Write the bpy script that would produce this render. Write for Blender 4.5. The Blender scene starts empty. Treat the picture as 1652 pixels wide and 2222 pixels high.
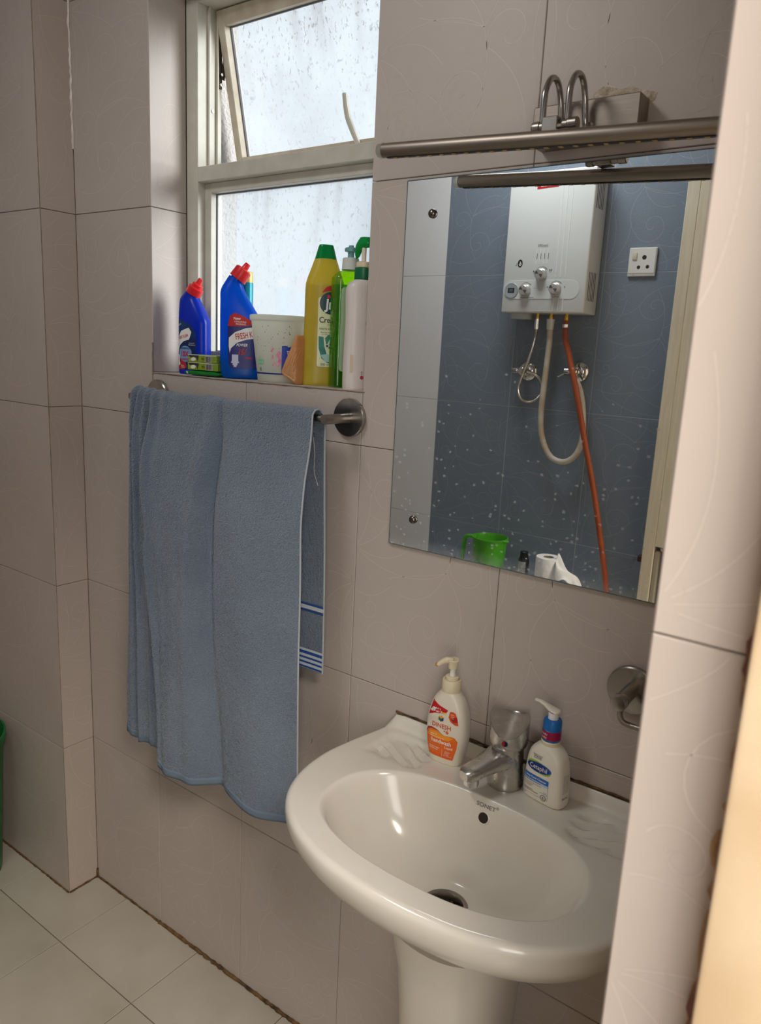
import bpy, bmesh, math, random
from mathutils import Vector, Matrix
random.seed(7)
PI = math.pi
SC = bpy.context.scene
COL = SC.collection

# ---------------------------------------------------------------- camera, world, lights, exposure
CAM_P = Vector((0.53707, -1.08478, 1.50741))
CR = Vector((0.80357, 0.59323, 0.04848)); CU = Vector((-0.16252, 0.14032, 0.97668)); CF = Vector((-0.57259, 0.79271, -0.20917))
cam_d = bpy.data.cameras.new('camera'); cam = bpy.data.objects.new('camera', cam_d); COL.objects.link(cam)
cam.matrix_world = Matrix(((CR.x, CU.x, -CF.x, CAM_P.x), (CR.y, CU.y, -CF.y, CAM_P.y), (CR.z, CU.z, -CF.z, CAM_P.z), (0, 0, 0, 1)))
cam_d.sensor_fit = 'HORIZONTAL'; cam_d.sensor_width = 36.0; cam_d.lens = 36.0 * 1636.42 / 1652.0
cam_d.clip_start = 0.02
cam_d.dof.use_dof = True; cam_d.dof.focus_distance = 1.5; cam_d.dof.aperture_fstop = 11.0
SC.camera = cam

SKY_STRENGTH = 1.08
world = bpy.data.worlds.new('overcast_sky'); SC.world = world; world.use_nodes = True
bg = world.node_tree.nodes['Background']
bg.inputs[0].default_value = (0.86, 0.93, 1.0, 1); bg.inputs[1].default_value = SKY_STRENGTH

def area_lamp(name, loc, rot, sx, sy, watts, colour, shape='RECTANGLE'):
    d = bpy.data.lights.new(name, 'AREA'); d.shape = shape; d.size = sx; d.size_y = sy; d.energy = watts; d.color = colour
    o = bpy.data.objects.new(name, d); COL.objects.link(o); o.location = loc; o.rotation_euler = rot
    return o
# hazy sun slanting past the window wall
sun_d = bpy.data.lights.new('hazy_sun', 'SUN'); sun_d.energy = 6.8; sun_d.angle = math.radians(34); sun_d.color = (1.0, 0.98, 0.95)
sun = bpy.data.objects.new('hazy_sun', sun_d); COL.objects.link(sun); sun.rotation_euler = Vector((-0.80, -0.52, -0.26)).to_track_quat('-Z', 'Y').to_euler()
# added bathroom fill, lamp of the room beyond the doorway, added hall panel
area_lamp('bathroom_fill_light', (-0.58, -0.95, 2.535), (0, 0, 0), 0.42, 0.42, 7.5, (0.99, 0.99, 1.0), 'DISK')  # unseen fill light, added to brighten the bathroom walls
area_lamp('hall_ceiling_light', (1.35, -1.30, 2.50), (0, 0, 0), 0.8, 0.8, 66.0, (1.0, 0.92, 0.84), 'DISK')
area_lamp('hall_fill_panel', (1.00, -2.22, 1.50), (math.radians(90), 0, math.radians(6)), 1.2, 1.3, 29.0, (1.0, 0.94, 0.87))  # unseen panel added to brighten the door jamb, in place of hall daylight

SC.view_settings.view_transform = 'Standard'; SC.view_settings.look = 'None'
SC.view_settings.gamma = 1.0; SC.view_settings.use_curve_mapping = False
SC.view_settings.exposure = 0.0
SC.cycles.max_bounces = 7; SC.cycles.diffuse_bounces = 4; SC.cycles.glossy_bounces = 4
SC.cycles.transparent_max_bounces = 10; SC.cycles.transmission_bounces = 5
SC.cycles.use_adaptive_sampling = True; SC.cycles.adaptive_threshold = 0.05; SC.cycles.adaptive_min_samples = 12
SC.cycles.caustics_reflective = False; SC.cycles.caustics_refractive = False
SC.cycles.use_denoising = True

# ---------------------------------------------------------------- materials
def lin(c):
    out = []
    for v in c[:3]:
        v /= 255.0
        out.append(v / 12.92 if v <= 0.04045 else ((v + 0.055) / 1.055) ** 2.4)
    return (out[0], out[1], out[2], 1.0)

MATS = {}
def pm(name, col, rough=0.5, metal=0.0, var=0.0, vscale=6.0, col2=None, bump=0.0, bscale=60.0, bdist=0.002, trans=0.0, ior=1.45,
       coat=0.0, emit=None, estr=0.0, spec=0.5, rvar=0.0, sss=0.0, sheen=0.0, stretch=None, detail=4.0):
    if name in MATS: return MATS[name]
    m = bpy.data.materials.new(name); m.use_nodes = True; MATS[name] = m
    nt = m.node_tree; N = nt.nodes; L = nt.links; b = N['Principled BSDF']
    c = lin(col)
    b.inputs['Base Color'].default_value = c; b.inputs['Roughness'].default_value = rough; b.inputs['Metallic'].default_value = metal
    b.inputs['IOR'].default_value = ior; b.inputs['Specular IOR Level'].default_value = spec
    if trans: b.inputs['Transmission Weight'].default_value = trans
    if coat: b.inputs['Coat Weight'].default_value = coat; b.inputs['Coat Roughness'].default_value = 0.08
    if sheen: b.inputs['Sheen Weight'].default_value = sheen; b.inputs['Sheen Roughness'].default_value = 0.6
    if sss:
        b.inputs['Subsurface Weight'].default_value = sss; b.inputs['Subsurface Radius'].default_value = (0.01, 0.008, 0.006)
    if emit: b.inputs['Emission Color'].default_value = lin(emit); b.inputs['Emission Strength'].default_value = estr
    co = None
    if var or bump or rvar:
        co = N.new('ShaderNodeTexCoord')
    src = None
    if co:
        src = co.outputs['Object']
        if stretch:
            mp = N.new('ShaderNodeMapping'); mp.inputs['Scale'].default_value = stretch
            L.new(src, mp.inputs['Vector']); src = mp.outputs['Vector']
    if var:
        n = N.new('ShaderNodeTexNoise'); n.inputs['Scale'].default_value = vscale; n.inputs['Detail'].default_value = detail
        L.new(src, n.inputs['Vector'])
        r = N.new('ShaderNodeMapRange'); r.inputs[1].default_value = 0.35; r.inputs[2].default_value = 0.65
        L.new(n.outputs['Fac'], r.inputs[0])
        mx = N.new('ShaderNodeMix'); mx.data_type = 'RGBA'
        c2 = lin(col2) if col2 else tuple(max(0, v * (1 - var)) for v in c[:3]) + (1,)
        mx.inputs[6].default_value = c; mx.inputs[7].default_value = c2
        mul = N.new('ShaderNodeMath'); mul.operation = 'MULTIPLY'; mul.inputs[1].default_value = 1.0 if not col2 else var
        L.new(r.outputs[0], mul.inputs[0]); L.new(mul.outputs[0], mx.inputs[0])
        L.new(mx.outputs[2], b.inputs['Base Color'])
        if rvar:
            r2 = N.new('ShaderNodeMapRange'); r2.inputs[3].default_value = rough - rvar; r2.inputs[4].default_value = rough + rvar
            L.new(n.outputs['Fac'], r2.inputs[0]); L.new(r2.outputs[0], b.inputs['Roughness'])
    if bump:
        n2 = N.new('ShaderNodeTexNoise'); n2.inputs['Scale'].default_value = bscale; n2.inputs['Detail'].default_value = 3.0
        L.new(src, n2.inputs['Vector'])
        bp = N.new('ShaderNodeBump'); bp.inputs['Strength'].default_value = bump; bp.inputs['Distance'].default_value = bdist
        L.new(n2.outputs['Fac'], bp.inputs['Height']); L.new(bp.outputs['Normal'], b.inputs['Normal'])
    return m

M_TILE = pm('beige_wall_tile', (192, 180, 171), 0.42, var=0.5, vscale=4.0, col2=(182, 170, 160))
M_TILEPRINT = pm('beige_tile_line_print', (208, 195, 185), 0.35)
M_BLUE = pm('slate_blue_wall_tile', (130, 142, 156), 0.42, var=0.6, vscale=260.0, col2=(113, 125, 139))
M_BLUEPRINT = pm('slate_tile_line_print', (166, 174, 186), 0.30)
M_LIGHTTILE = pm('pale_grey_wall_tile', (238, 239, 240), 0.35, var=0.4, vscale=5.0, col2=(230, 231, 232))
M_GROUT = pm('brown_grout', (120, 100, 84), 0.9, var=0.6, vscale=14, col2=(84, 66, 50))
M_FLOORGROUT = pm('dark_brown_floor_grout', (74, 56, 38), 0.9, var=0.8, vscale=9, col2=(112, 92, 66))
M_GROUTB = pm('pale_grout', (176, 180, 186), 0.9)
M_FLOOR = pm('cream_floor_tile', (190, 183, 168), 0.38, var=0.9, vscale=3.2, col2=(166, 158, 138), rvar=0.1)
M_CAULK = pm('brown_stained_caulk', (124, 92, 54), 0.85, var=1.0, vscale=40, col2=(58, 40, 24), bump=0.6, bscale=160, bdist=0.003)
M_PAINT = pm('white_ceiling_paint', (226, 222, 214), 0.8)
M_HALL = pm('hall_wall_paint', (222, 206, 186), 0.8)
M_PLASTER = pm('white_outside_plaster', (164, 162, 160), 0.85, bump=1.0, bscale=110, bdist=0.006)
M_ALU = pm('cream_white_window_profile', (206, 203, 190), 0.38, var=0.5, vscale=30, col2=(190, 184, 168))
M_SASH = pm('weathered_cream_sash', (208, 198, 178), 0.5, var=0.8, vscale=26, col2=(184, 168, 146))
M_RUST = pm('rusty_stay', (92, 72, 60), 0.7, metal=0.4, var=1.0, vscale=60, col2=(48, 38, 34))
M_RUBBER = pm('grey_gasket', (110, 110, 116), 0.7)
M_CHROME = pm('worn_chrome', (188, 184, 178), 0.22, metal=1.0, var=0.5, vscale=45, col2=(140, 136, 130), rvar=0.12)
M_STEEL = pm('dull_steel', (168, 160, 150), 0.32, metal=1.0, var=0.4, vscale=30, col2=(132, 124, 116))
M_BRUSHED = pm('brushed_dark_steel', (156, 144, 132), 0.42, metal=1.0, var=0.4, vscale=18, col2=(136, 124, 112), stretch=(1, 30, 30))
M_BRIGHT = pm('bright_chrome', (225, 225, 222), 0.10, metal=1.0)
M_CERAMIC = pm('white_ceramic', (226, 220, 208), 0.16, var=0.5, vscale=4.5, col2=(212, 203, 186), coat=0.3, rvar=0.04)
M_TOWEL = pm('blue_terry', (110, 127, 146), 0.95, var=0.8, vscale=7, col2=(91, 109, 131), bump=1.0, bscale=330, bdist=0.006, sheen=0.5)
M_HEM = pm('pale_blue_hem', (110, 126, 142), 0.9, bump=0.5, bscale=400, bdist=0.002)
M_EDGE = pm('grey_selvedge', (176, 182, 186), 0.9)
M_STRIPE = pm('royal_blue_stripe', (40, 82, 156), 0.9)
M_STRIPEW = pm('white_weave_stripe', (206, 212, 216), 0.9)
M_THREAD = pm('white_thread', (214, 210, 204), 0.9)
M_CREAMWOOD = pm('cream_painted_wood', (226, 218, 196), 0.5, var=0.7, vscale=9, col2=(212, 202, 176), stretch=(14, 14, 1))
M_DARKWOOD = pm('dark_brown_wood', (52, 42, 36), 0.8, var=1.0, vscale=30, col2=(28, 23, 20))  # mottled dark brown for the door's recessed panel
M_FRAMEPAINT = pm('warm_cream_frame_paint', (212, 190, 158), 0.5, var=0.8, vscale=12, col2=(196, 170, 134))

def plastic(name, col, rough=0.35, **k): return pm(name, col, rough, **k)
def thin(name, col, alpha=0.5, rough=0.2, clear=0.0):
    if name in MATS: return MATS[name]
    m = bpy.data.materials.new(name); m.use_nodes = True; MATS[name] = m
    nt = m.node_tree; N = nt.nodes; L = nt.links; b = N['Principled BSDF']
    b.inputs['Base Color'].default_value = lin(col); b.inputs['Roughness'].default_value = rough
    tl = N.new('ShaderNodeBsdfTranslucent'); tl.inputs[0].default_value = lin(col)
    mx = N.new('ShaderNodeMixShader'); mx.inputs[0].default_value = alpha
    L.new(b.outputs[0], mx.inputs[1]); L.new(tl.outputs[0], mx.inputs[2]); out = mx.outputs[0]
    if clear:
        tr = N.new('ShaderNodeBsdfTransparent'); tr.inputs[0].default_value = lin(col)
        m2 = N.new('ShaderNodeMixShader'); m2.inputs[0].default_value = clear; L.new(out, m2.inputs[1]); L.new(tr.outputs[0], m2.inputs[2]); out = m2.outputs[0]
    L.new(out, N['Material Output'].inputs[0])
    return m
def glassy(name, col, dens=0.6, rough=0.05, gloss=0.12):
    """clear coloured plastic: tinted see-through plus translucent body and a gloss"""
    if name in MATS: return MATS[name]
    m = bpy.data.materials.new(name); m.use_nodes = True; MATS[name] = m
    nt = m.node_tree; N = nt.nodes; L = nt.links; N.remove(N['Principled BSDF'])
    tr = N.new('ShaderNodeBsdfTransparent'); tr.inputs[0].default_value = lin(col)
    tl = N.new('ShaderNodeBsdfTranslucent'); tl.inputs[0].default_value = lin(col)
    gl = N.new('ShaderNodeBsdfGlossy'); gl.inputs['Roughness'].default_value = rough
    m1 = N.new('ShaderNodeMixShader'); m1.inputs[0].default_value = dens
    L.new(tr.outputs[0], m1.inputs[1]); L.new(tl.outputs[0], m1.inputs[2])
    m2 = N.new('ShaderNodeMixShader'); lw = N.new('ShaderNodeLayerWeight'); lw.inputs[0].default_value = 0.25; fr = N.new('ShaderNodeMapRange'); fr.inputs[3].default_value = 0.04; fr.inputs[4].default_value = 0.45; L.new(lw.outputs['Facing'], fr.inputs[0])
    L.new(fr.outputs[0], m2.inputs[0]); L.new(m1.outputs[0], m2.inputs[1]); L.new(gl.outputs[0], m2.inputs[2])
    L.new(m2.outputs[0], N['Material Output'].inputs[0])
    return m

def frosted(name, dirt):
    """obscured window glass: lets daylight through, partly scattered, with grime"""
    m = bpy.data.materials.new(name); m.use_nodes = True; MATS[name] = m
    nt = m.node_tree; N = nt.nodes; L = nt.links; N.remove(N['Principled BSDF'])
    co = N.new('ShaderNodeTexCoord')
    tr = N.new('ShaderNodeBsdfTransparent'); tl = N.new('ShaderNodeBsdfTranslucent')
    def noise(scale, detail, lo, hi, stretch=(1, 1, 1), rough=0.55):
        mp = N.new('ShaderNodeMapping'); mp.inputs['Scale'].default_value = stretch; L.new(co.outputs['Object'], mp.inputs['Vector'])
        n = N.new('ShaderNodeTexNoise'); n.inputs['Scale'].default_value = scale; n.inputs['Detail'].default_value = detail
        n.inputs['Roughness'].default_value = rough; L.new(mp.outputs[0], n.inputs['Vector'])
        r = N.new('ShaderNodeMapRange'); r.inputs[1].default_value = lo; r.inputs[2].default_value = hi; L.new(n.outputs['Fac'], r.inputs[0])
        return r.outputs[0]
    specks = noise(150, 5, 0.60, 0.68, (1, 1, 0.6)); spots = noise(42, 1, 0.75, 0.77); big = noise(9, 3, 0.35, 0.75)
    streak = noise(30, 3, 0.5, 0.8, (1, 1, 0.12))
    sep = N.new('ShaderNodeSeparateXYZ'); L.new(co.outputs['Object'], sep.inputs[0])
    up = N.new('ShaderNodeMapRange'); up.inputs[1].default_value = -0.05; up.inputs[2].default_value = 0.16; L.new(sep.outputs['Z'], up.inputs[0])
    def mth(op, a, bb):
        x = N.new('ShaderNodeMath'); x.operation = op; x.use_clamp = True
        for i, v in enumerate((a, bb)):
            if isinstance(v, float): x.inputs[i].default_value = v
            else: L.new(v, x.inputs[i])
        return x.outputs[0]
    g = mth('MULTIPLY', specks, mth('ADD', mth('MULTIPLY', up.outputs[0], 0.9), 0.25))
    g = mth('ADD', mth('MULTIPLY', g, 0.75), mth('MULTIPLY', spots, 0.25))
    g = mth('ADD', g, mth('MULTIPLY', mth('MULTIPLY', streak, up.outputs[0]), 0.35))
    g = mth('MULTIPLY', mth('ADD', g, mth('MULTIPLY', big, 0.10)), dirt)
    mx = N.new('ShaderNodeMix'); mx.data_type = 'RGBA'; L.new(g, mx.inputs[0])
    mx.inputs[6].default_value = (0.88, 0.905, 0.92, 1); mx.inputs[7].default_value = (0.36, 0.32, 0.28, 1)
    L.new(mx.outputs[2], tr.inputs[0]); L.new(mx.outputs[2], tl.inputs[0])
    m1 = N.new('ShaderNodeMixShader'); m1.inputs[0].default_value = 0.16
    L.new(tr.outputs[0], m1.inputs[1]); L.new(tl.outputs[0], m1.inputs[2])
    gl = N.new('ShaderNodeBsdfGlossy'); gl.inputs['Roughness'].default_value = 0.15
    lw = N.new('ShaderNodeLayerWeight'); lw.inputs[0].default_value = 0.25; fr = N.new('ShaderNodeMapRange'); fr.inputs[3].default_value = 0.04; fr.inputs[4].default_value = 0.30; L.new(lw.outputs['Facing'], fr.inputs[0])
    m2 = N.new('ShaderNodeMixShader'); L.new(fr.outputs[0], m2.inputs[0]); L.new(m1.outputs[0], m2.inputs[1]); L.new(gl.outputs[0], m2.inputs[2])
    L.new(m2.outputs[0], N['Material Output'].inputs[0])
    return m

def mirror_mat():
    m = bpy.data.materials.new('spotted_mirror'); m.use_nodes = True
    nt = m.node_tree; N = nt.nodes; L = nt.links; b = N['Principled BSDF']
    b.inputs['Metallic'].default_value = 1.0; b.inputs['Roughness'].default_value = 0.0
    b.inputs['Base Color'].default_value = (0.86, 0.89, 0.89, 1)
    d = N.new('ShaderNodeBsdfDiffuse'); d.inputs[0].default_value = (0.75, 0.76, 0.76, 1)
    co = N.new('ShaderNodeTexCoord')
    mp = N.new('ShaderNodeMapping'); mp.inputs['Scale'].default_value = (120, 120, 150); L.new(co.outputs['Object'], mp.inputs['Vector'])
    wn = N.new('ShaderNodeTexNoise'); wn.inputs['Scale'].default_value = 140; wn.inputs['Detail'].default_value = 1; L.new(co.outputs['Object'], wn.inputs['Vector'])
    ad = N.new('ShaderNodeMixRGB'); ad.blend_type = 'ADD'; ad.inputs[0].default_value = 0.5; L.new(mp.outputs[0], ad.inputs[1]); L.new(wn.outputs['Color'], ad.inputs[2])
    v = N.new('ShaderNodeTexVoronoi'); v.inputs['Scale'].default_value = 1.0; v.inputs['Randomness'].default_value = 1.0; L.new(ad.outputs[0], v.inputs['Vector'])
    rs = N.new('ShaderNodeMapRange'); rs.inputs[1].default_value = 0.36; rs.inputs[2].default_value = 0.28; L.new(v.outputs['Distance'], rs.inputs[0])
    gate = N.new('ShaderNodeSeparateColor'); L.new(v.outputs['Color'], gate.inputs[0])
    sep = N.new('ShaderNodeSeparateXYZ'); L.new(co.outputs['Object'], sep.inputs[0])
    low = N.new('ShaderNodeMapRange'); low.inputs[1].default_value = 0.34; low.inputs[2].default_value = 0.0
    low.inputs[3].default_value = 0.0; low.inputs[4].default_value = 0.22; L.new(sep.outputs['Z'], low.inputs[0])
    cmp_ = N.new('ShaderNodeMath'); cmp_.operation = 'LESS_THAN'; L.new(gate.outputs[0], cmp_.inputs[0]); L.new(low.outputs[0], cmp_.inputs[1])
    mu = N.new('ShaderNodeMath'); mu.operation = 'MULTIPLY'; L.new(rs.outputs[0], mu.inputs[0]); L.new(cmp_.outputs[0], mu.inputs[1])
    mu2 = N.new('ShaderNodeMath'); mu2.operation = 'MULTIPLY'; mu2.inputs[1].default_value = 0.26; L.new(mu.outputs[0], mu2.inputs[0])
    ed = N.new('ShaderNodeMapRange'); ed.inputs[1].default_value = 0.022; ed.inputs[2].default_value = 0.0; ed.inputs[4].default_value = 0.30; L.new(sep.outputs['Z'], ed.inputs[0])
    en = N.new('ShaderNodeMath'); en.operation = 'MULTIPLY'; L.new(ed.outputs[0], en.inputs[0]); L.new(wn.outputs['Fac'], en.inputs[1])
    sm = N.new('ShaderNodeMath'); sm.operation = 'ADD'; sm.use_clamp = True; L.new(mu2.outputs[0], sm.inputs[0]); L.new(en.outputs[0], sm.inputs[1])
    fm = N.new('ShaderNodeMath'); fm.operation = 'ADD'; fm.inputs[1].default_value = 0.012; L.new(sm.outputs[0], fm.inputs[0])
    mx = N.new('ShaderNodeMixShader'); L.new(fm.outputs[0], mx.inputs[0]); L.new(b.outputs[0], mx.inputs[1]); L.new(d.outputs[0], mx.inputs[2])
    L.new(mx.outputs[0], N['Material Output'].inputs[0])
    return m

# ---------------------------------------------------------------- mesh helpers
def new_mesh(name, V, F, mat=None, smooth=False, angle=None):
    me = bpy.data.meshes.new(name); me.from_pydata([tuple(v) for v in V], [], F); me.update()
    if mat: me.materials.append(mat)
    if smooth:
        me.polygons.foreach_set('use_smooth', [True] * len(me.polygons))
        if angle is not None: me.set_sharp_from_angle(angle=math.radians(angle))
    return me
def link(name, me, parent=None):
    o = bpy.data.objects.new(name, me); COL.objects.link(o)
    if parent: o.parent = parent
    return o
def obj(name, geo, mat, parent=None, smooth=True, angle=35):
    V, F = geo
    me = new_mesh(name, V, F, mat, smooth, angle)
    bm = bmesh.new(); bm.from_mesh(me); bmesh.ops.recalc_face_normals(bm, faces=bm.faces); bm.to_mesh(me); bm.free()
    if smooth and angle is not None: me.set_sharp_from_angle(angle=math.radians(angle))
    return link(name, me, parent)
def tag(o, label, cat, group=None):
    o['label'] = label; o['category'] = cat
    if group: o['group'] = group
    return o
def thing(name, label, cat, loc=(0, 0, 0), rotz=0.0, group=None):
    o = bpy.data.objects.new(name, None); COL.objects.link(o); o.location = loc; o.rotation_euler = (0, 0, rotz); o.empty_display_size = 0.05
    return tag(o, label, cat, group)
def struct(o): o['kind'] = 'structure'; return o

def join(*gs):
    V = []; F = []
    for v, f in gs:
        k = len(V); V += [Vector(p) for p in v]; F += [tuple(i + k for i in q) for q in f]
    return V, F
def xf(geo, m): return [m @ Vector(v) for v in geo[0]], geo[1]
def box(x0, x1, y0, y1, z0, z1):
    V = [(x, y, z) for z in (z0, z1) for y in (y0, y1) for x in (x0, x1)]
    return V, [(0, 2, 3, 1), (4, 5, 7, 6), (0, 1, 5, 4), (2, 6, 7, 3), (0, 4, 6, 2), (1, 3, 7, 5)]
def bbox(x0, x1, y0, y1, z0, z1, bev=0.002, seg=2):
    V, F = box(x0, x1, y0, y1, z0, z1)
    bm = bmesh.new(); vs = [bm.verts.new(v) for v in V]
    for f in F: bm.faces.new([vs[i] for i in f])
    bmesh.ops.bevel(bm, geom=bm.edges[:], offset=bev, segments=seg, affect='EDGES', profile=0.5)
    bm.verts.index_update()
    r = [v.co.copy() for v in bm.verts], [tuple(v.index for v in f.verts) for f in bm.faces]
    bm.free(); return r
def loft(loops, cap0=True, cap1=True):
    n = len(loops[0]); V = []; F = []
    for l in loops: V += [Vector(p) for p in l]
    for i in range(len(loops) - 1):
        for j in range(n):
            a = i * n + j; b = i * n + (j + 1) % n
            F.append((a, b, b + n, a + n))
    if cap0:
        c = sum((Vector(p) for p in loops[0]), Vector()) / n; k = len(V); V.append(c)
        F += [(k, (j + 1) % n, j) for j in range(n)]
    if cap1:
        o = (len(loops) - 1) * n; c = sum((Vector(p) for p in loops[-1]), Vector()) / n; k = len(V); V.append(c)
        F += [(k, o + j, o + (j + 1) % n) for j in range(n)]
    return V, F
def lathe(prof, seg=40, axis='z', cap0=True, cap1=True):
    loops = []
    for r, z in prof:
        l = []
        for j in range(seg):
            a = 2 * PI * j / seg; c, s = r * math.cos(a), r * math.sin(a)
            l.append((c, s, z) if axis == 'z' else ((c, -z, s) if axis == '-y' else ((z, c, s) if axis == 'x' else (c, z, s))))
        loops.append(l)
    return loft(loops, cap0, cap1)
def catmull(pts, per=8, closed=False):
    P = [tuple(p) for p in pts]; n = len(P); out = []
    rng = n if closed else n - 1
    for i in range(rng):
        if closed: p0, p1, p2, p3 = P[(i - 1) % n], P[i], P[(i + 1) % n], P[(i + 2) % n]
        else: p0, p1, p2, p3 = P[max(i - 1, 0)], P[i], P[i + 1], P[min(i + 2, n - 1)]
        for k in range(per):
            t = k / per
            out.append(tuple(0.5 * (2 * b + (c - a) * t + (2 * a - 5 * b + 4 * c - d) * t * t + (3 * b - a - 3 * c + d) * t ** 3) for a, b, c, d in zip(p0, p1, p2, p3)))
    if not closed: out.append(P[-1])
    return out
def tube(path, r, seg=12, caps=True, flat=None):
    P = [Vector(p) for p in path]; n = len(P); loops = []
    t0 = (P[1] - P[0]).normalized()
    u = t0.orthogonal().normalized()
    for i in range(n):
        t = (P[min(i + 1, n - 1)] - P[max(i - 1, 0)]).normalized()
        u = (u - t * u.dot(t)).normalized(); w = t.cross(u)
        rr = r(i / (n - 1)) if callable(r) else r
        loops.append([P[i] + (u * math.cos(2 * PI * j / seg) + w * math.sin(2 * PI * j / seg)) * rr for j in range(seg)])
    return loft(loops, caps, caps)
def prism(poly, y0, y1):
    n = len(poly); V = [(x, y0, z) for x, z in poly] + [(x, y1, z) for x, z in poly]
    F = [tuple(range(n)), tuple(range(2 * n - 1, n - 1, -1))] + [(i, (i + 1) % n, n + (i + 1) % n, n + i) for i in range(n)]
    return V, F
def disc(cx, cz, r, n=32, ry=None, a0=0.0): return [(cx + r * math.cos(a0 + 2 * PI * i / n), cz + (ry or r) * math.sin(a0 + 2 * PI * i / n)) for i in range(n)]
def rrect(x0, x1, z0, z1, r, k=5):
    out = []
    for cx, cz, a in ((x1 - r, z1 - r, 0), (x0 + r, z1 - r, PI / 2), (x0 + r, z0 + r, PI), (x1 - r, z0 + r, 1.5 * PI)):
        out += [(cx + r * math.cos(a + PI / 2 * i / k), cz + r * math.sin(a + PI / 2 * i / k)) for i in range(k + 1)]
    return out
def smooth01(a, b, x):
    t = max(0.0, min(1.0, (x - a) / (b - a))); return t * t * (3 - 2 * t)

# --- flat print laid on a surface: mapf(x, z, eps) -> point
def decal_geo(poly, mapf, eps, cell=0.005):
    bm = bmesh.new(); vs = [bm.verts.new((x, 0, z)) for x, z in poly]; bm.faces.new(vs)
    xs = [p[0] for p in poly]; zs = [p[1] for p in poly]
    if cell:
        for ax, lo, hi in ((0, min(xs), max(xs)), (2, min(zs), max(zs))):
            c = math.floor(lo / cell) * cell + cell
            while c < hi:
                no = (1, 0, 0) if ax == 0 else (0, 0, 1)
                bmesh.ops.bisect_plane(bm, geom=bm.verts[:] + bm.edges[:] + bm.faces[:], plane_co=(c, 0, 0) if ax == 0 else (0, 0, c), plane_no=no, dist=1e-7)
                c += cell
    bm.verts.index_update()
    V = [mapf(v.co.x, v.co.z, eps) for v in bm.verts]; F = [tuple(v.index for v in f.verts) for f in bm.faces]
    bm.free(); return V, F
def print_obj(name, geo, mat, parent=None):
    me = new_mesh(name, geo[0], geo[1], mat, False); return link(name, me, parent)
def decal(name, poly, mapf, eps, mat, parent=None, cell=0.005): return print_obj(name, decal_geo(poly, mapf, eps, cell), mat, parent)
_tc = {}
def text_geo(s, size=0.01, align='CENTER', xs=1.0, shear=0.0, bold=0.0, rot=0.0, x=0.0, z=0.0):
    key = (s, align, bold, shear)
    if key not in _tc:
        cu = bpy.data.curves.new('lettering_source', 'FONT'); cu.body = s; cu.size = 1.0; cu.align_x = align; cu.offset = bold; cu.shear = shear
        cu.resolution_u = 3; cu.fill_mode = 'BOTH'
        ob = bpy.data.objects.new('lettering_source', cu)
        me = bpy.data.meshes.new_from_object(ob)
        _tc[key] = ([(v.co.x, v.co.y) for v in me.vertices], [tuple(p.vertices) for p in me.polygons])
        bpy.data.meshes.remove(me); bpy.data.objects.remove(ob); bpy.data.curves.remove(cu)
    P, F = _tc[key]; c, sn = math.cos(rot), math.sin(rot)
    return [(x + (px * xs * c - py * sn) * size, z + (px * xs * sn + py * c) * size) for px, py in P], F
def lettering(name, items, mapf, eps, mat, parent=None):
    o = None
    for it in items:
        s, x, z, size = it[:4]; k = it[4] if len(it) > 4 else {}
        P, F = text_geo(s, size, x=x, z=z, **k)
        o = print_obj(name, ([mapf(a, b, eps) for a, b in P], F), mat, parent)
    return o
def flat_map(y=0.0): return lambda x, z, e: Vector((x, y - e, z))
def cyl_map(rf, a0=0.0):
    """wraps x as arc length round a vertical cylinder; x = 0 faces -y turned by a0"""
    def f(x, z, e):
        r = rf(z) if callable(rf) else rf
        a = a0 + x / r
        return Vector(((r + e) * math.sin(a), -(r + e) * math.cos(a), z))
    return f

# --- moulded bottles: sections (left x, left z, right x, right z, half depth, exponent)
def sections(secs, per=6): return catmull(secs, per)
def super_loop(L, seg=44):
    lx, lz, rx, rz, hd, n = L; out = []
    for j in range(seg):
        a = 2 * PI * j / seg; c, s = math.cos(a), math.sin(a)
        t = math.copysign(abs(c) ** (2 / n), c) * 0.5 + 0.5; y = math.copysign(abs(s) ** (2 / n), s) * hd
        out.append((lx + (rx - lx) * t, y, lz + (rz - lz) * t))
    return out
def bottle_geo(D, seg=44): return loft([super_loop(s, seg) for s in D])
def front_map(D, sgn=-1):
    H = [s for s in D if abs(s[1] - s[3]) < 0.004]
    def f(x, z, e):
        i = 0
        while i < len(H) - 2 and H[i + 1][1] < z: i += 1
        a, b = H[i], H[i + 1]; t = 0 if abs(b[1] - a[1]) < 1e-9 else max(0, min(1, (z - a[1]) / (b[1] - a[1])))
        s = [p + (q - p) * t for p, q in zip(a, b)]
        cx = (s[0] + s[2]) / 2; hw = (s[2] - s[0]) / 2; k = min(0.995, abs((x - cx) / hw))
        return Vector((x, sgn * (s[4] * (1 - k ** s[5]) ** (1 / s[5]) + e), z))
    return f
def H(z, cx, hw, hd, n=3.0): return (cx - hw, z, cx + hw, z, hd, n)

# ================================================================ THE SETTING
XL, XR = -1.90, 0.41            # left end of the room, inner face of the right wall
YF = -1.378                     # face of the slate-blue wall opposite the mirror
ZC = 2.58
V1, PIL = -1.1786, 0.0887       # pilaster edge and how far it stands out
TW, TH = 0.2989, 0.45
ROWS = [0.0, 0.4363, 0.8863, 1.3363, 1.7863, 2.2363, ZC]
COLS = [V1, -3 * TW, -2 * TW, -TW, 0.0, TW, XR]
WX0, WX1, WZ0, WZ1 = -0.8955, -0.295, 1.435, 2.2363     # window opening
TD = 0.004

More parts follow.
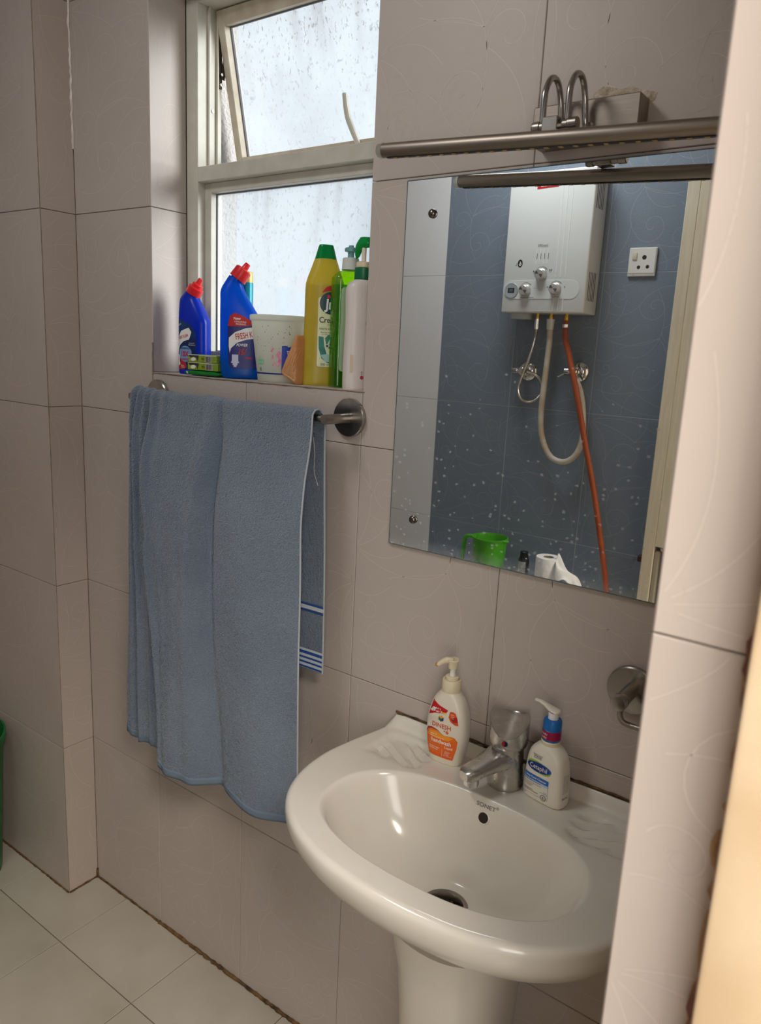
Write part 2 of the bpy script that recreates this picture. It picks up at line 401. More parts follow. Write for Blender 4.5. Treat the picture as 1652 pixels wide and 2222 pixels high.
def bez(p0, p1, p2, p3, n=16):
    out = []
    for i in range(n + 1):
        t = i / n; a = (1 - t) ** 3; b = 3 * t * (1 - t) ** 2; c = 3 * t * t * (1 - t); d = t ** 3
        out.append((a * p0[0] + b * p1[0] + c * p2[0] + d * p3[0], a * p0[1] + b * p1[1] + c * p2[1] + d * p3[1]))
    return out
def spiral(cx, cy, R, a0, turns, dr, n=34):
    return [(cx + (R * (1 - i / n) ** 1.15 + 0.003) * math.cos(a0 + dr * 2 * PI * turns * i / n),
             cy + (R * (1 - i / n) ** 1.15 + 0.003) * math.sin(a0 + dr * 2 * PI * turns * i / n)) for i in range(n + 1)]
VINES = [
    bez((0, .06), (.07, .02), (.15, .05), (.17, .10)) , spiral(.125, .105, .046, -0.1, 1.35, 1),
    bez((.02, 0), (.01, .07), (.03, .13), (.09, .17)), spiral(.055, .185, .038, -.4, 1.3, 1),
    bez((.30, .19), (.24, .21), (.20, .20), (.17, .16)), bez((.30, .19), (.25, .17), (.22, .14), (.215, .08)), bez((.30, .19), (.27, .15), (.26, .10), (.28, .03)),
    bez((.30, .19), (.23, .235), (.15, .235), (.10, .20)), spiral(.235, .075, .03, 1.6, 1.3, -1),
    bez((.10, .20), (.06, .25), (.05, .30), (.09, .34)), spiral(.135, .315, .05, 2.6, 1.4, -1),
    bez((.0, .43), (.06, .42), (.12, .40), (.16, .37)), bez((0, .43), (.05, .40), (.07, .36), (.07, .30)), bez((0, .43), (.03, .38), (.03, .33), (.015, .27)),
    bez((.0, .43), (.08, .45), (.17, .44), (.23, .40)), spiral(.225, .355, .047, 1.45, 1.4, -1),
    bez((.30, .27), (.26, .29), (.24, .27), (.215, .25)), bez((.30, .40), (.27, .42), (.25, .44), (.25, .45)), bez((.16, 0), (.18, .03), (.20, .035), (.235, .045)),
    bez((.10, .20), (.12, .25), (.15, .27), (.20, .26)), bez((.10, .20), (.14, .215), (.18, .22), (.22, .235)), bez((.10, .20), (.085, .16), (.09, .10), (.12, .055)),
    bez((.16, .37), (.19, .40), (.20, .43), (.19, .45)), bez((.16, .37), (.20, .38), (.24, .385), (.28, .37)), spiral(.262, .30, .022, 0.4, 1.2, 1),
    bez((.0, .25), (.015, .22), (.02, .18), (.015, .14)), bez((.17, .10), (.20, .13), (.235, .14), (.27, .125)), bez((.30, .05), (.28, .06), (.27, .075), (.268, .09)),
]
_tm = {}
def tile_mesh(w, h, mat, gap=.0006):
    k = ('t', round(w, 4), round(h, 4), mat.name)
    if k not in _tm:
        g = gap; b = 0.0009; w2 = w - g; h2 = h - g
        R = lambda i, z: [(g + i, g + i, z), (w2 - i, g + i, z), (w2 - i, h2 - i, z), (g + i, h2 - i, z)]
        V = R(0, -TD) + R(0, -b) + R(b, 0.0)
        F = [(8, 9, 10, 11)]
        for o in (0, 4): F += [(o + i, o + (i + 1) % 4, o + 4 + (i + 1) % 4, o + 4 + i) for i in range(4)]
        _tm[k] = new_mesh('wall_tile', V, F, mat)
    return _tm[k]
def print_mesh(w, h, mat, var):
    k = ('p', round(w, 4), round(h, 4), mat.name, var)
    if k not in _tm:
        V = []; F = []; hw = 0.00042; z = 0.00018
        for c in VINES:
            pts = [((.2989 - x) if var & 1 else x, (.45 - y) if var & 2 else y) for x, y in c]
            for (x0, y0), (x1, y1) in zip(pts, pts[1:]):
                if not all(0.002 < x < w - 0.002 and 0.002 < y < h - 0.002 for x, y in ((x0, y0), (x1, y1))): continue
                dx, dy = x1 - x0, y1 - y0; l = math.hypot(dx, dy)
                if l < 1e-6: continue
                nx, ny = -dy / l * hw, dx / l * hw; ex, ey = dx / l * hw * .3, dy / l * hw * .3; o = len(V)
                V += [(x0 + nx - ex, y0 + ny - ey, z), (x0 - nx - ex, y0 - ny - ey, z), (x1 - nx + ex, y1 - ny + ey, z), (x1 + nx + ex, y1 + ny + ey, z)]
                F.append((o, o + 1, o + 2, o + 3))
        _tm[k] = new_mesh('line_print', V, F, mat) if F else None
    return _tm[k]
def tile_face(parent, org, u, v, us, vs, mat, pmat=None, hole=None, name='wall_tile', offs=0, gap=.0006):
    """tiles on a plane: org + u*a + v*b, facing u x v"""
    u = Vector(u); v = Vector(v); n = u.cross(v); org = Vector(org)
    for i in range(len(us) - 1):
        for j in range(len(vs) - 1):
            rects = [(us[i], us[i + 1], vs[j], vs[j + 1])]
            if hole:
                a0, a1, b0, b1 = hole; out = []
                for (p, q, r, s) in rects:
                    if p >= a1 - .02 or q <= a0 + .02 or r >= b1 - .001 or s <= b0 + .001: out.append((p, q, r, s)); continue
                    if r < b0 - .004: out.append((p, q, r, b0))
                    if s > b1 + .004: out.append((p, q, b1, s))
                rects = out
            for (p, q, r, s) in rects:
                M = Matrix(((u.x, v.x, n.x, 0), (u.y, v.y, n.y, 0), (u.z, v.z, n.z, 0), (0, 0, 0, 1)))
                M.translation = org + u * p + v * r
                t = link(name, tile_mesh(q - p, s - r, mat, gap), parent); t.matrix_basis = M
                if pmat:
                    pmsh = print_mesh(q - p, s - r, pmat, ((i + offs) * 3 + j) % 4)
                    if pmsh: link('line_print', pmsh, t)

# ---- back wall with its window opening
g = join(box(V1 - .9, WX0 - .0035, TD, .24, 0, ZC), box(WX1 + .0035, XR + .2, TD, .24, 0, ZC), box(WX0 - .0035, WX1 + .0035, TD, .24, 0, WZ0 - .0035), box(WX0 - .0035, WX1 + .0035, TD, .24, WZ1 + .004, ZC))
wall_back = struct(obj('wall_back', g, M_GROUT, smooth=False))
tile_face(wall_back, (0, 0, 0), (1, 0, 0), (0, 0, 1), COLS, ROWS, M_TILE, M_TILEPRINT, hole=(WX0, WX1, WZ0, WZ1))
# window reveals and sill: tiles turned into the opening as far as the frame
tile_face(wall_back, (WX0, 0, 0), (0, 1, 0), (0, 0, 1), [0.0, 0.097], [WZ0, 1.7863, WZ1], M_TILE, M_TILEPRINT, offs=1)
tile_face(wall_back, (WX1, 0.097, 0), (0, -1, 0), (0, 0, 1), [0.0, 0.097], [WZ0, 1.7863, WZ1], M_TILE, M_TILEPRINT)
tile_face(wall_back, (WX0, 0, WZ0), (1, 0, 0), (0, 1, 0), [0.0, 0.2989, WX1 - WX0], [0.0, 0.097], M_TILE, M_TILEPRINT)
tile_face(wall_back, (WX0, 0.097, WZ1), (1, 0, 0), (0, -1, 0), [0.0, 0.2989, WX1 - WX0], [0.0, 0.097], M_TILE)
# outside half of the opening, rendered white
obj('outside_reveal', join(box(WX0 - .004, WX0 + .012, .165, .238, WZ0, WZ1), box(WX1 - .012, WX1 + .004, .165, .238, WZ0, WZ1), box(WX0, WX1, .165, .238, WZ0 - .004, WZ0 + .012)), M_PLASTER, wall_back, smooth=False)
# crumbled plaster where the light's cable leaves the wall
pp = []
for i in range(22):
    a = 2 * PI * i / 22; k = 1 + .16 * math.sin(3 * a + 1) + .1 * math.sin(7 * a)
    pp.append((0.118 + .046 * k * math.cos(a), 1.850 + .025 * k * math.sin(a)))
pl = [[(0.118 + (x - .118) * s, -y, 1.850 + (z - 1.850) * s) for x, z in pp] for s, y in ((1, -.001), (.95, .0012), (.8, .003), (.5, .0035))]
obj('plaster_patch', loft(pl, False, True), pm('crumbly_plaster', (214, 200, 180), 0.95, var=1.0, vscale=60, col2=(176, 158, 136), bump=1.0, bscale=190, bdist=0.006), wall_back)

# ---- pilaster in the left corner
wall_left = struct(obj('wall_left', join(box(XL - .1, V1 - TD, -PIL + TD, TD, 0, ZC), box(XL - .1, XL, YF - .1, .1, 0, ZC)), M_GROUT, smooth=False))
tile_face(wall_left, (V1, -PIL, 0), (0, 1, 0), (0, 0, 1), [0, PIL], ROWS, M_TILE, M_TILEPRINT, offs=2)
tile_face(wall_left, (0, -PIL, 0), (1, 0, 0), (0, 0, 1), [XL, V1 - .36, V1], ROWS, M_TILE, M_TILEPRINT, offs=1)
tile_face(wall_left, (XL + .004, 0, 0), (0, 1, 0), (0, 0, 1), [YF, YF + .30, YF + .60, YF + .90, -PIL], ROWS, M_TILE, M_TILEPRINT)

# ---- wall with the doorway on the right: short return beside the basin, jamb faced with tile
JY = -0.60; DX1 = 0.56; DZ = 2.06; DY0 = -1.345
g = join(box(XR + TD, DX1, JY + TD, .1, 0, ZC), box(XR + TD, DX1, YF - .1, DY0, 0, ZC), box(XR + TD, DX1, DY0, JY + TD, DZ, ZC))
wall_right = struct(obj('wall_right', g, M_GROUT, smooth=False))
tile_face(wall_right, (XR, 0, 0), (0, -1, 0), (0, 0, 1), [0.0, TW, -JY], ROWS, M_TILE, M_TILEPRINT)
tile_face(wall_right, (0, JY, 0), (1, 0, 0), (0, 0, 1), [XR, 0.486], [0.0, 0.4363, 0.8863, 1.3363, 1.7863, DZ], M_TILE, M_TILEPRINT, offs=1)
obj('outer_plaster', join(box(DX1, DX1 + .012, JY, .1, 0, ZC), box(DX1, DX1 + .012, YF - .1, DY0, 0, ZC), box(DX1, DX1 + .012, DY0, JY, DZ, ZC)), M_HALL, wall_right, smooth=False)

# ---- slate-blue wall facing the mirror, with a pale strip at its far end
wall_front = struct(obj('wall_front', box(XL - .1, DX1, YF - .15, YF - .0006, 0, ZC), M_GROUTB, smooth=False))
BX = -0.994
tile_face(wall_front, (0, YF, 0), (-1, 0, 0), (0, 0, 1), [-XR, 0.097, 0.396, 0.695, 0.994], ROWS, M_BLUE, M_BLUEPRINT)
tile_face(wall_front, (0, YF, 0), (-1, 0, 0), (0, 0, 1), [0.994, 1.293, 1.592, -XL], ROWS, M_LIGHTTILE)
# boxed-in ledge along the blue wall
ledge = struct(obj('trim_1', bbox(BX, -0.30, YF + .001, -1.165, 0, 0.735, .004), M_LIGHTTILE))

# ---- floor
floor = struct(obj('floor', join(box(XL - .1, DX1, YF - .1, .0, -.12, -TD), box(DX1, 3.2, -2.3, 0.2, -.12, 0.0)), M_FLOORGROUT, smooth=False))
FS = 0.2954
tile_face(floor, (0, 0, 0), (1, 0, 0), (0, 1, 0), [XL] + [-1.3363 + FS * i for i in range(-1, 6)] + [XR], [YF, -.201 - 3 * FS, -.201 - 2 * FS, -.201 - FS, -.201, 0], M_FLOOR, name='floor_tile', gap=.0011)
obj('door_sill', box(XR, DX1, DY0, JY, -.01, .004), M_FLOOR, floor, smooth=False)
ceiling = struct(obj('ceiling', join(box(XL - .1, DX1, YF - .1, .1, ZC, ZC + .1), box(DX1, 3.2, -2.3, 0.2, ZC, ZC + .1)), M_PAINT, smooth=False))
# the room beyond the doorway
wall_hall = struct(obj('wall_hall', join(box(3.1, 3.2, -2.3, 0.2, 0, ZC), box(DX1, 3.2, 0.1, 0.2, 0, ZC), box(DX1 + .012, DX1 + .1, -2.3, YF - .1, 0, ZC)), M_HALL, smooth=False))

def bead(path, r, seg=7, jit=.35):
    rr = random.Random(3)
    P = []
    for (a, b) in zip(path, path[1:]):
        a = Vector(a); b = Vector(b); n = max(2, int((b - a).length / .009))
        for i in range(n): P.append(a + (b - a) * (i / n))
    P.append(Vector(path[-1]))
    P = [p + Vector((rr.uniform(-1, 1), rr.uniform(-1, 1), rr.uniform(-1, 1))) * r * .25 for p in P]
    n = len(P); rs = [r * (1 + rr.uniform(-jit, jit)) for _ in range(n)]
    return tube(P, lambda t: rs[min(n - 1, int(round(t * (n - 1))))], seg)
obj('floor_caulk', join(bead([(V1, -.001, .001), (-.9, -.001, .001)], .003), bead([(-.9, -.001, .001), (XR, -.001, .001)], .0055), bead([(V1 + .001, -PIL, .001), (V1 + .001, 0, .001)], .0028), bead([(XL, -PIL - .001, 0), (V1, -PIL - .001, 0)], .003), bead([(V1 + .002, -.002, .0), (V1 + .002, -.002, .028)], .004)), M_CAULK, floor)
obj('corner_grout', join(bead([(V1, -.0005, 0), (V1, -.0005, ZC)], .0007, 5), bead([(V1 + .0002, -PIL - .0002, 0), (V1 + .0002, -PIL - .0002, ZC)], .0008, 5)), pm('pale_corner_grout', (150, 134, 118), .95), wall_left)
obj('corner_filler', bead([(V1 + .001, -.001, 1.93), (V1 + .001, -.001, ZC)], .004, 6), M_TILEPRINT, wall_left)
obj('sill_mortar', join(bead([(WX0, -.0005, 1.434), (-.70, -.0005, 1.433), (WX1, -.0005, 1.433)], .0016, 5), bead([(WX0 - .001, -.0005, 1.40), (WX0 - .0005, -.0005, 1.50)], .002, 5)), pm('old_mortar', (150, 134, 116), .95), wall_back)

# ---- window
win = struct(bpy.data.objects.new('window_1', None)); COL.objects.link(win)
FX0, FX1 = WX0 + .001, WX1 - .001; FY0, FY1 = .0965, .165
fw = .037
fr = join(bbox(FX0, FX0 + fw, FY0, FY1, WZ0, WZ1, .0012, 1), bbox(FX1 - fw, FX1, FY0, FY1, WZ0, WZ1, .0012, 1),
          bbox(FX0 + fw, FX1 - fw, FY0, FY1, WZ0, WZ0 + .032, .0012, 1), bbox(FX0 + fw, FX1 - fw, FY0, FY1, WZ1 - .03, WZ1, .0012, 1))
wfr = obj('window_frame', fr, M_ALU, win)
obj('transom', bbox(FX0 + fw, FX1 - fw, FY0 + .0005, FY1, 1.851, 1.882, .0012, 1), M_ALU, win)
gx0, gx1 = FX0 + fw, FX1 - fw
def bead_frame(z0, z1, w, y0, y1):
    return join(bbox(gx0, gx0 + w, y0, y1, z0, z1, .001, 1), bbox(gx1 - w, gx1, y0, y1, z0, z1, .001, 1), bbox(gx0 + w, gx1 - w, y0, y1, z0, z0 + w, .001, 1), bbox(gx0 + w, gx1 - w, y0, y1, z1 - w, z1, .001, 1))
obj('glazing_bead', bead_frame(WZ0 + .032, 1.851, .020, .117, .150), M_ALU, win)
obj('gasket', bead_frame(WZ0 + .032, 1.851, .0225, .1325, .1365), M_RUBBER, win)
pane = obj('pane', box(-.26, .26, -.002, .002, -.176, .176), frosted('frosted_glass', .45), win, smooth=False); pane.location = ((gx0 + gx1) / 2, .138, (1.831 + WZ0 + .052) / 2)
# grooves of the upper left jamb
obj('jamb_track', join(bbox(gx0, gx0 + .006, .124, .130, 1.882, WZ1 - .03, .0008, 1), bbox(gx0, gx0 + .006, .148, .152, 1.882, WZ1 - .03, .0008, 1)), M_ALU, win)
sc_ = obj('frame_screw', lathe([(.0001, 0), (.0042, .0002), (.0036, .0018), (.001, .0022)], 14, 'x'), M_BRIGHT, win); sc_.location = (gx0 + .0002, .139, 2.005)
# top-hung sash, pushed open at the bottom
SZ = 2.203; SH = .318; SW = gx1 - gx0 - .010
sash = obj('sash', join(bbox(-SW / 2, -SW / 2 + .019, 0, .030, -SH, 0, .0015, 1), bbox(SW / 2 - .019, SW / 2, 0, .030, -SH, 0, .0015, 1),
                        bbox(-SW / 2 + .019, SW / 2 - .019, 0, .030, -SH, -SH + .03, .0015, 1), bbox(-SW / 2 + .019, SW / 2 - .019, 0, .030, -.03, 0, .0015, 1)), M_SASH, win)
sash.location = ((gx0 + gx1) / 2, .142, SZ); sash.rotation_euler = (math.radians(12.5), 0, 0)
sg = obj('sash_pane', box(-SW / 2 + .018, SW / 2 - .018, .023, .027, -.13, .13), frosted('dirty_frosted_glass', 1.0), sash, smooth=False); sg.location = (0, 0, -SH / 2)
obj('sash_gasket', join(box(-SW / 2 + .019, -SW / 2 + .0215, .018, .023, -SH + .03, -.03), box(-SW / 2 + .019, SW / 2 - .019, .018, .023, -.0325, -.03)), M_RUBBER, sash, smooth=False)
hp = catmull([(.105, -.006, -SH + .018), (.098, -.012, -SH + .045), (.088, -.013, -SH + .075), (.084, -.011, -SH + .115)], 8)
obj('handle', tube(hp, lambda t: .0052 + .0012 * math.sin(PI * t), 10), M_ALU, sash)
obj('friction_stay', join(bbox(gx0 + .0005, gx0 + .004, .153, .163, 2.055, SZ, .0008, 1), xf(bbox(0, .003, 0, .011, 0, .125, .0008, 1), Matrix.Translation((gx0 + .004, .157, 2.075)) @ Matrix.Rotation(math.radians(-9), 4, 'X'))), M_RUST, win)
for zz in (2.083, 2.063):
    r_ = obj('rivet', lathe([(.0001, 0), (.0038, .0004), (.003, .002), (.0005, .0024)], 12, 'x'), M_STEEL, win); r_.location = (gx0 + (.007 if zz > 2.07 else .004), .159, zz)

# ---- doorway frame and its leaf, swung back along the blue wall
door = struct(bpy.data.objects.new('door_1', None)); COL.objects.link(door)
obj('door_frame', join(bbox(.4745, .60, -.640, -.586, 0, DZ - .05, .004, 2), bbox(.4745, .60, -.640, DY0, DZ - .05, DZ, .004, 2)), M_FRAMEPAINT, door)
obj('frame_caulk', bead([(.4735, -.6025, .0), (.4735, -.6025, DZ)], .0048, 7, .6), pm('russet_stained_caulk', (150, 110, 76), .9, var=1.0, vscale=25, col2=(104, 58, 42)), door)
LX0, LX1, LY0, LY1 = -.148, .405, -1.345, -1.308
leaf = obj('door_leaf', join(bbox(LX0, LX0 + .036, LY0, LY1, .008, 2.03, .002, 1), bbox(LX1 - .07, LX1, LY0, LY1, .008, 2.03, .002, 1), bbox(LX0 + .036, LX1 - .07, LY0, LY1, .945, 2.03, .002, 1),
        bbox(LX0 + .036, LX1 - .07, LY0, LY1, .008, .12, .002, 1)), M_CREAMWOOD, door)
obj('recess_bevel', join(bbox(LX0 + .036, LX0 + .052, LY0, LY1 - .006, .12, .930, .003, 1), bbox(LX0 + .052, LX1 - .07, LY0, LY1 - .006, .932, .945, .003, 1)), pm('grey_painted_wood', (176, 170, 152), .6), leaf)
obj('recess_panel', box(LX0 + .052, LX1 - .07, LY0, LY0 + .012, .12, .932), M_DARKWOOD, leaf, smooth=False)
obj('latch_bolt', bbox(LX0 - .016, LX0 + .004, LY0 + .008, LY1 - .008, .885, .905, .002, 1), pm('brown_latch', (70, 52, 38), .6, metal=.3), leaf)
obj('edge_strip', bbox(LX0 - .0035, LX0 - .0002, LY0 + .002, LY1 - .012, .9, 2.03, .0008, 1), pm('pale_grey_edge', (196, 198, 194), .6), leaf)

for k, (x0, z0, w, h) in enumerate(((.4650, .985, .009, .055), (.4665, 1.11, .007, .05), (.4640, 1.19, .010, .028), (.4670, 1.30, .006, .06))):
    st_ = [(x0 + w * (.5 + .5 * math.cos(a)) * (1 + .25 * math.sin(5 * a + k)), z0 + h * (.5 + .5 * math.sin(a))) for a in [2 * PI * i / 20 for i in range(20)]]
    decal('rust_stain', [(min(x, .4742), z) for x, z in st_], flat_map(JY), .0004 + .0001 * k, pm('tan_stain', (186, 158, 122), .8, var=.8, vscale=60, col2=(160, 126, 92)), wall_right, None)

# ================================================================ FITTINGS ON THE BACK WALL
# ---- mirror
mr = thing('wall_mirror', 'frameless rectangular wall mirror above the wash basin, reflecting the blue wall', 'mirror', (-.2205, 0, 1.1695))
MW, MH = .60, .6105
mg = obj('mirror_glass', bbox(0, MW, -.0055, -.0006, 0, MH, .0008, 1), mirror_mat(), mr, smooth=False)
obj('glass_edge', join(box(-.0009, 0, -.0055, -.0006, 0, MH), box(0, MW, -.0055, -.0006, -.0009, 0), box(0, MW, -.0055, -.0006, MH, MH + .0009)), pm('grey_green_glass_edge', (112, 122, 118), .3), mr, smooth=False)
for sx, sz in ((.0525, .557), (.0495, .0515), (MW - .05, .557), (MW - .05, .0515)):
    s = obj('mounting_screw', lathe([(.0072, .0055), (.0072, .008), (.0058, .0105), (.003, .012), (.0004, .0124)], 22, '-y', cap0=False), pm('dark_chrome', (120, 112, 106), .25, metal=1.0), mr); s.location = (sx, 0, sz)

# ---- picture light over the mirror
lf = thing('mirror_light', 'brushed steel mirror light with a long bar hung from two hooped arms', 'wall lamp', (.087, 0, 1.80))
LX = lambda x: x - .087
LZ = lambda z: z - 1.80
obj('base_box', bbox(LX(.011), LX(.162), -.036, -.0005, 0, .0515, .0015, 1), M_BRUSHED, lf)
for x in (.057, .0915):
    x = LX(x)
    P = catmull([(x, -.1005, LZ(1.806)), (x, -.1005, LZ(1.832)), (x, -.098, LZ(1.850)), (x, -.087, LZ(1.866)), (x, -.073, LZ(1.871)), (x, -.060, LZ(1.866)), (x, -.050, LZ(1.850)), (x + .001, -.0475, LZ(1.832)), (x + .002, -.047, LZ(1.822)), (x + .0025, -.044, LZ(1.815)), (x + .003, -.036, LZ(1.813))], 6)
    a = obj('hooped_arm', tube(P, .0042, 14), M_CHROME, lf)
    fl = obj('arm_flange', lathe([(.0095, .0), (.0095, .002), (.007, .0035), (.0042, .0036)], 24, '-y'), M_BRIGHT, a); fl.location = (x + .003, -.036, LZ(1.813))
h_ = obj('hinge_pin', join(lathe([(.0075, .0445), (.0082, .047), (.0082, .055), (.007, .056), (.007, .094), (.0082, .095), (.0082, .106), (.007, .107)], 24, 'x')), M_STEEL, lf); h_.location = (-.087, -.1005, LZ(1.804))
obj('bar_clamp', bbox(LX(.0625), LX(.084), -.114, -.092, LZ(1.795), LZ(1.813), .001, 1), M_STEEL, lf)
sl = math.atan2(-.028, .57)
bar = obj('light_bar', lathe([(.0100, -.276), (.0103, -.274), (.0103, .282), (.0100, .284)], 36, 'x'), M_BRUSHED, lf); bar.location = (0, -.117, LZ(1.7845)); bar.rotation_euler = (0, -sl, 0)
obj('end_cap', lathe([(.004, -.2855), (.0098, -.2845), (.0106, -.2825), (.0106, -.2755), (.0100, -.2750)], 30, 'x'), glassy('clear_cap', (236, 234, 228), .5), bar)
obj('end_cap', lathe([(.0106, .283), (.0106, .2905), (.0098, .2925), (.004, .293)], 30, 'x'), MATS['clear_cap'], bar)
obj('diffuser_strip', bbox(-.268, .276, -.003, .003, -.0114, -.0095, .0005, 1), pm('dark_led_cover', (38, 36, 34), .3), bar)
for i in range(27): obj('led', bbox(-.255 + .02 * i, -.249 + .02 * i, -.0032, .0032, -.0118, -.0113, .0002, 1), pm('amber_led', (206, 170, 92), .4), bar)

# ---- towel rail
BZ = 1.3845; BY = -.0665
rail = thing('towel_rail', 'round steel towel rail on two disc mounts under the window', 'towel rail', (-.6, 0, BZ))
obj('rail_tube', lathe([(.006, -.272), (.0063, -.27), (.0063, .272), (.006, .274)], 20, 'x'), M_STEEL, rail).location = (0, BY, 0)
for x in (-.2735, .277):
    o = obj('post', lathe([(.0088, 0), (.0095, .004), (.0088, .022), (.0088, .074), (.0078, .0765), (.002, .0772)], 26, '-y'), M_STEEL, rail); o.location = (x, 0, 0)
    f = obj('mounting_disc', lathe([(.0345, 0.0005), (.035, .002), (.035, .0085), (.0335, .0102), (.0015, .0102)], 48, '-y'), M_CHROME, rail); f.location = (x, 0, .0005)

# ---- towel
tw = thing('bath_towel', 'blue terry bath towel with pale hems draped over the rail under the window', 'towel', (-.615, BY, 0.58))
TZT = BZ + .016
def pw(x, pts):
    if x <= pts[0][0]: return pts[0][1]
    for (a, b), (c, d) in zip(pts, pts[1:]):
        if x <= c: t = (x - a) / (c - a); t = t * t * (3 - 2 * t); return b + (d - b) * t
    return pts[-1][1]
rt = random.Random(11)
def towel_point(s, d):
    """s 0..1 across, d = distance down the front from the rail top (negative = down the back)"""
    a = max(0.0, d) / .80
    xl = pw(a, [(0, -.862), (.1, -.872), (.5, -.884), (1, -.902)]); xr = pw(a, [(0, -.347), (.5, -.338), (1, -.328)])
    x = xl + (xr - xl) * s + .006 * a * math.sin(11 * s)
    # narrow pleats gathered at the left, then the broad overlap
    e1 = pw(a, [(0, .135), (.4, .205), (1, .315)])      # edge of the overlapping front fold
    out = 0.0
    ed = (s - e1)
    step = .5 + .5 * math.tanh(ed / .0055)
    amp = .036 * smooth01(0, .3, a) + .006
    out += amp * step * (1 - .25 * smooth01(.0, .5, ed))
    out += .007 * math.exp(-((ed - .018) / .018) ** 2)
    e0 = pw(a, [(0, .05), (1, .085)])
    out += .012 * (.5 + .5 * math.tanh((s - e0) / .007)) * (1 - step) * smooth01(-.02, .1, a)
    pleat = 0.0
    for c0, c1, w, h in ((.015, .03, .012, .008), (.062, .11, .012, .010), (.108, .19, .013, .010), (.16, .27, .014, .008), (.215, .38, .02, .005)):
        c = c0 + (c1 - c0) * a; pleat += h * (1 - .6 * a) * math.exp(-((s - c) / w) ** 2)
    out -= .016 * smooth01(0, .1, a) * math.exp(-((s - e1 + .013) / .009) ** 2) + .011 * math.exp(-((s - e0 + .012) / .008) ** 2)
    out -= .008 * (1 - a) * math.exp(-((s - .545 - .03 * a) / .008) ** 2)
    r0 = pw(a, [(0, .500), (.12, .490), (.5, .465), (1, .50)])
    out += .013 * (1 - .35 * a) * math.exp(-((s - r0) / .034) ** 2) - .014 * (.35 + .65 * smooth01(0, .1, a)) * (1 - .4 * a) * math.exp(-((s - r0 - .055 - .05 * a) / .026) ** 2)
    out += .016 * a * math.exp(-((s - .40) / .06) ** 2) - .012 * a * math.exp(-((s - .60) / .06) ** 2) + .008 * a * math.exp(-((s - .78) / .10) ** 2) - .010 * a * smooth01(.85, 1.0, s)
    out += .0015 * math.sin(9 * s + 5 * a) + .001 * math.sin(21 * s - 3 * a)
    rr = .012
    L = .5 * PI * rr
    if d >= -L and d <= L:
        ph = d / rr
        y = -math.sin(ph) * rr; z = TZT - rr + math.cos(ph) * rr
        top = .0035 * math.exp(-((s - .02) / .03) ** 2) + .003 * math.exp(-((s - .46) / .035) ** 2) + .0022 * math.exp(-((s - .09) / .02) ** 2) + .0012 * math.sin(40 * s) * math.exp(-s * 8)
        z += (top + pleat * .45) * math.cos(ph); y -= (out * .35 + pleat) * max(0, math.sin(ph))
        return Vector((x + .615, y, z - .58))
    if d > 0:
        dd = d - L
        k = .35 + .65 * smooth01(0, .12, dd)
        return Vector((x + .615, -rr - out * k - pleat - .006 * smooth01(0, .8, dd), TZT - rr - dd - .58))
    dd = -d - L
    xb = x + (.006 if s > .5 else 0) + .008 * smooth01(0.02, .5, dd) * smooth01(.6, 1, s)
    return Vector((xb + .615, rr + .006 * smooth01(0, .3, dd) + .002 * math.sin(14 * s), TZT - rr - dd - .58))
def front_len(s):  # hem line of the front
    if s < .315: return .818 - .02 * smooth01(.1, .315, s) + .006 * math.sin(s * 30)
    return pw(s, [(.315, .812), (.38, .822), (.5, .824), (.62, .812), (.8, .822), (1, .810)])
BACK = .512
NS, ND = 300, 470
V = []; F = []
for i in range(ND + 1):
    t = i / ND
    for j in range(NS + 1):
        s = j / NS; fl_ = front_len(s)
        d = -BACK + t * (BACK + fl_)
        p = towel_point(s, d)
        q = Vector((rt.uniform(-1, 1) * .4, rt.uniform(-1, 1), rt.uniform(-1, 1) * .4)) * .0009
        V.append(p + q)
for i in range(ND):
    for j in range(NS):
        a = i * (NS + 1) + j; F.append((a, a + 1, a + NS + 2, a + NS + 1))
me = new_mesh('terry_cloth', V, F, M_TOWEL, True)
cloth = link('terry_cloth', me, tw)
md = cloth.modifiers.new('thickness', 'SOLIDIFY'); md.thickness = .0032; md.offset = 0.0
def strip(s0, s1, d0f, d1f, n=60, k=3, lift=.0022):
    V = []; F = []
    for i in range(n + 1):
        s = s0 + (s1 - s0) * i / n
        for j in range(k + 1):
            d = d0f(s) + (d1f(s) - d0f(s)) * j / k
            p = towel_point(s, d); p.y += (-lift if d > 0 else lift); V.append(p)
    for i in range(n):
        for j in range(k):
            a = i * (k + 1) + j; F.append((a, a + 1, a + k + 2, a + k + 1))
    return V, F
hem = obj('front_hem', strip(0, 1, lambda s: front_len(s) - .016, lambda s: front_len(s) + .001, 120, 3, .0026), M_HEM, tw)
hem.modifiers.new('thickness', 'SOLIDIFY').thickness = .003
eg = obj('side_selvedge', tube([towel_point(1.0, -BACK + (BACK + .806) * i / 150) + Vector((.001, 0, 0)) for i in range(151)], .0019, 7), M_EDGE, tw)
bw = obj('back_band', strip(.80, 1.0, lambda s: -BACK + .001, lambda s: -BACK + .040, 16, 3, .003), M_STRIPEW, tw)
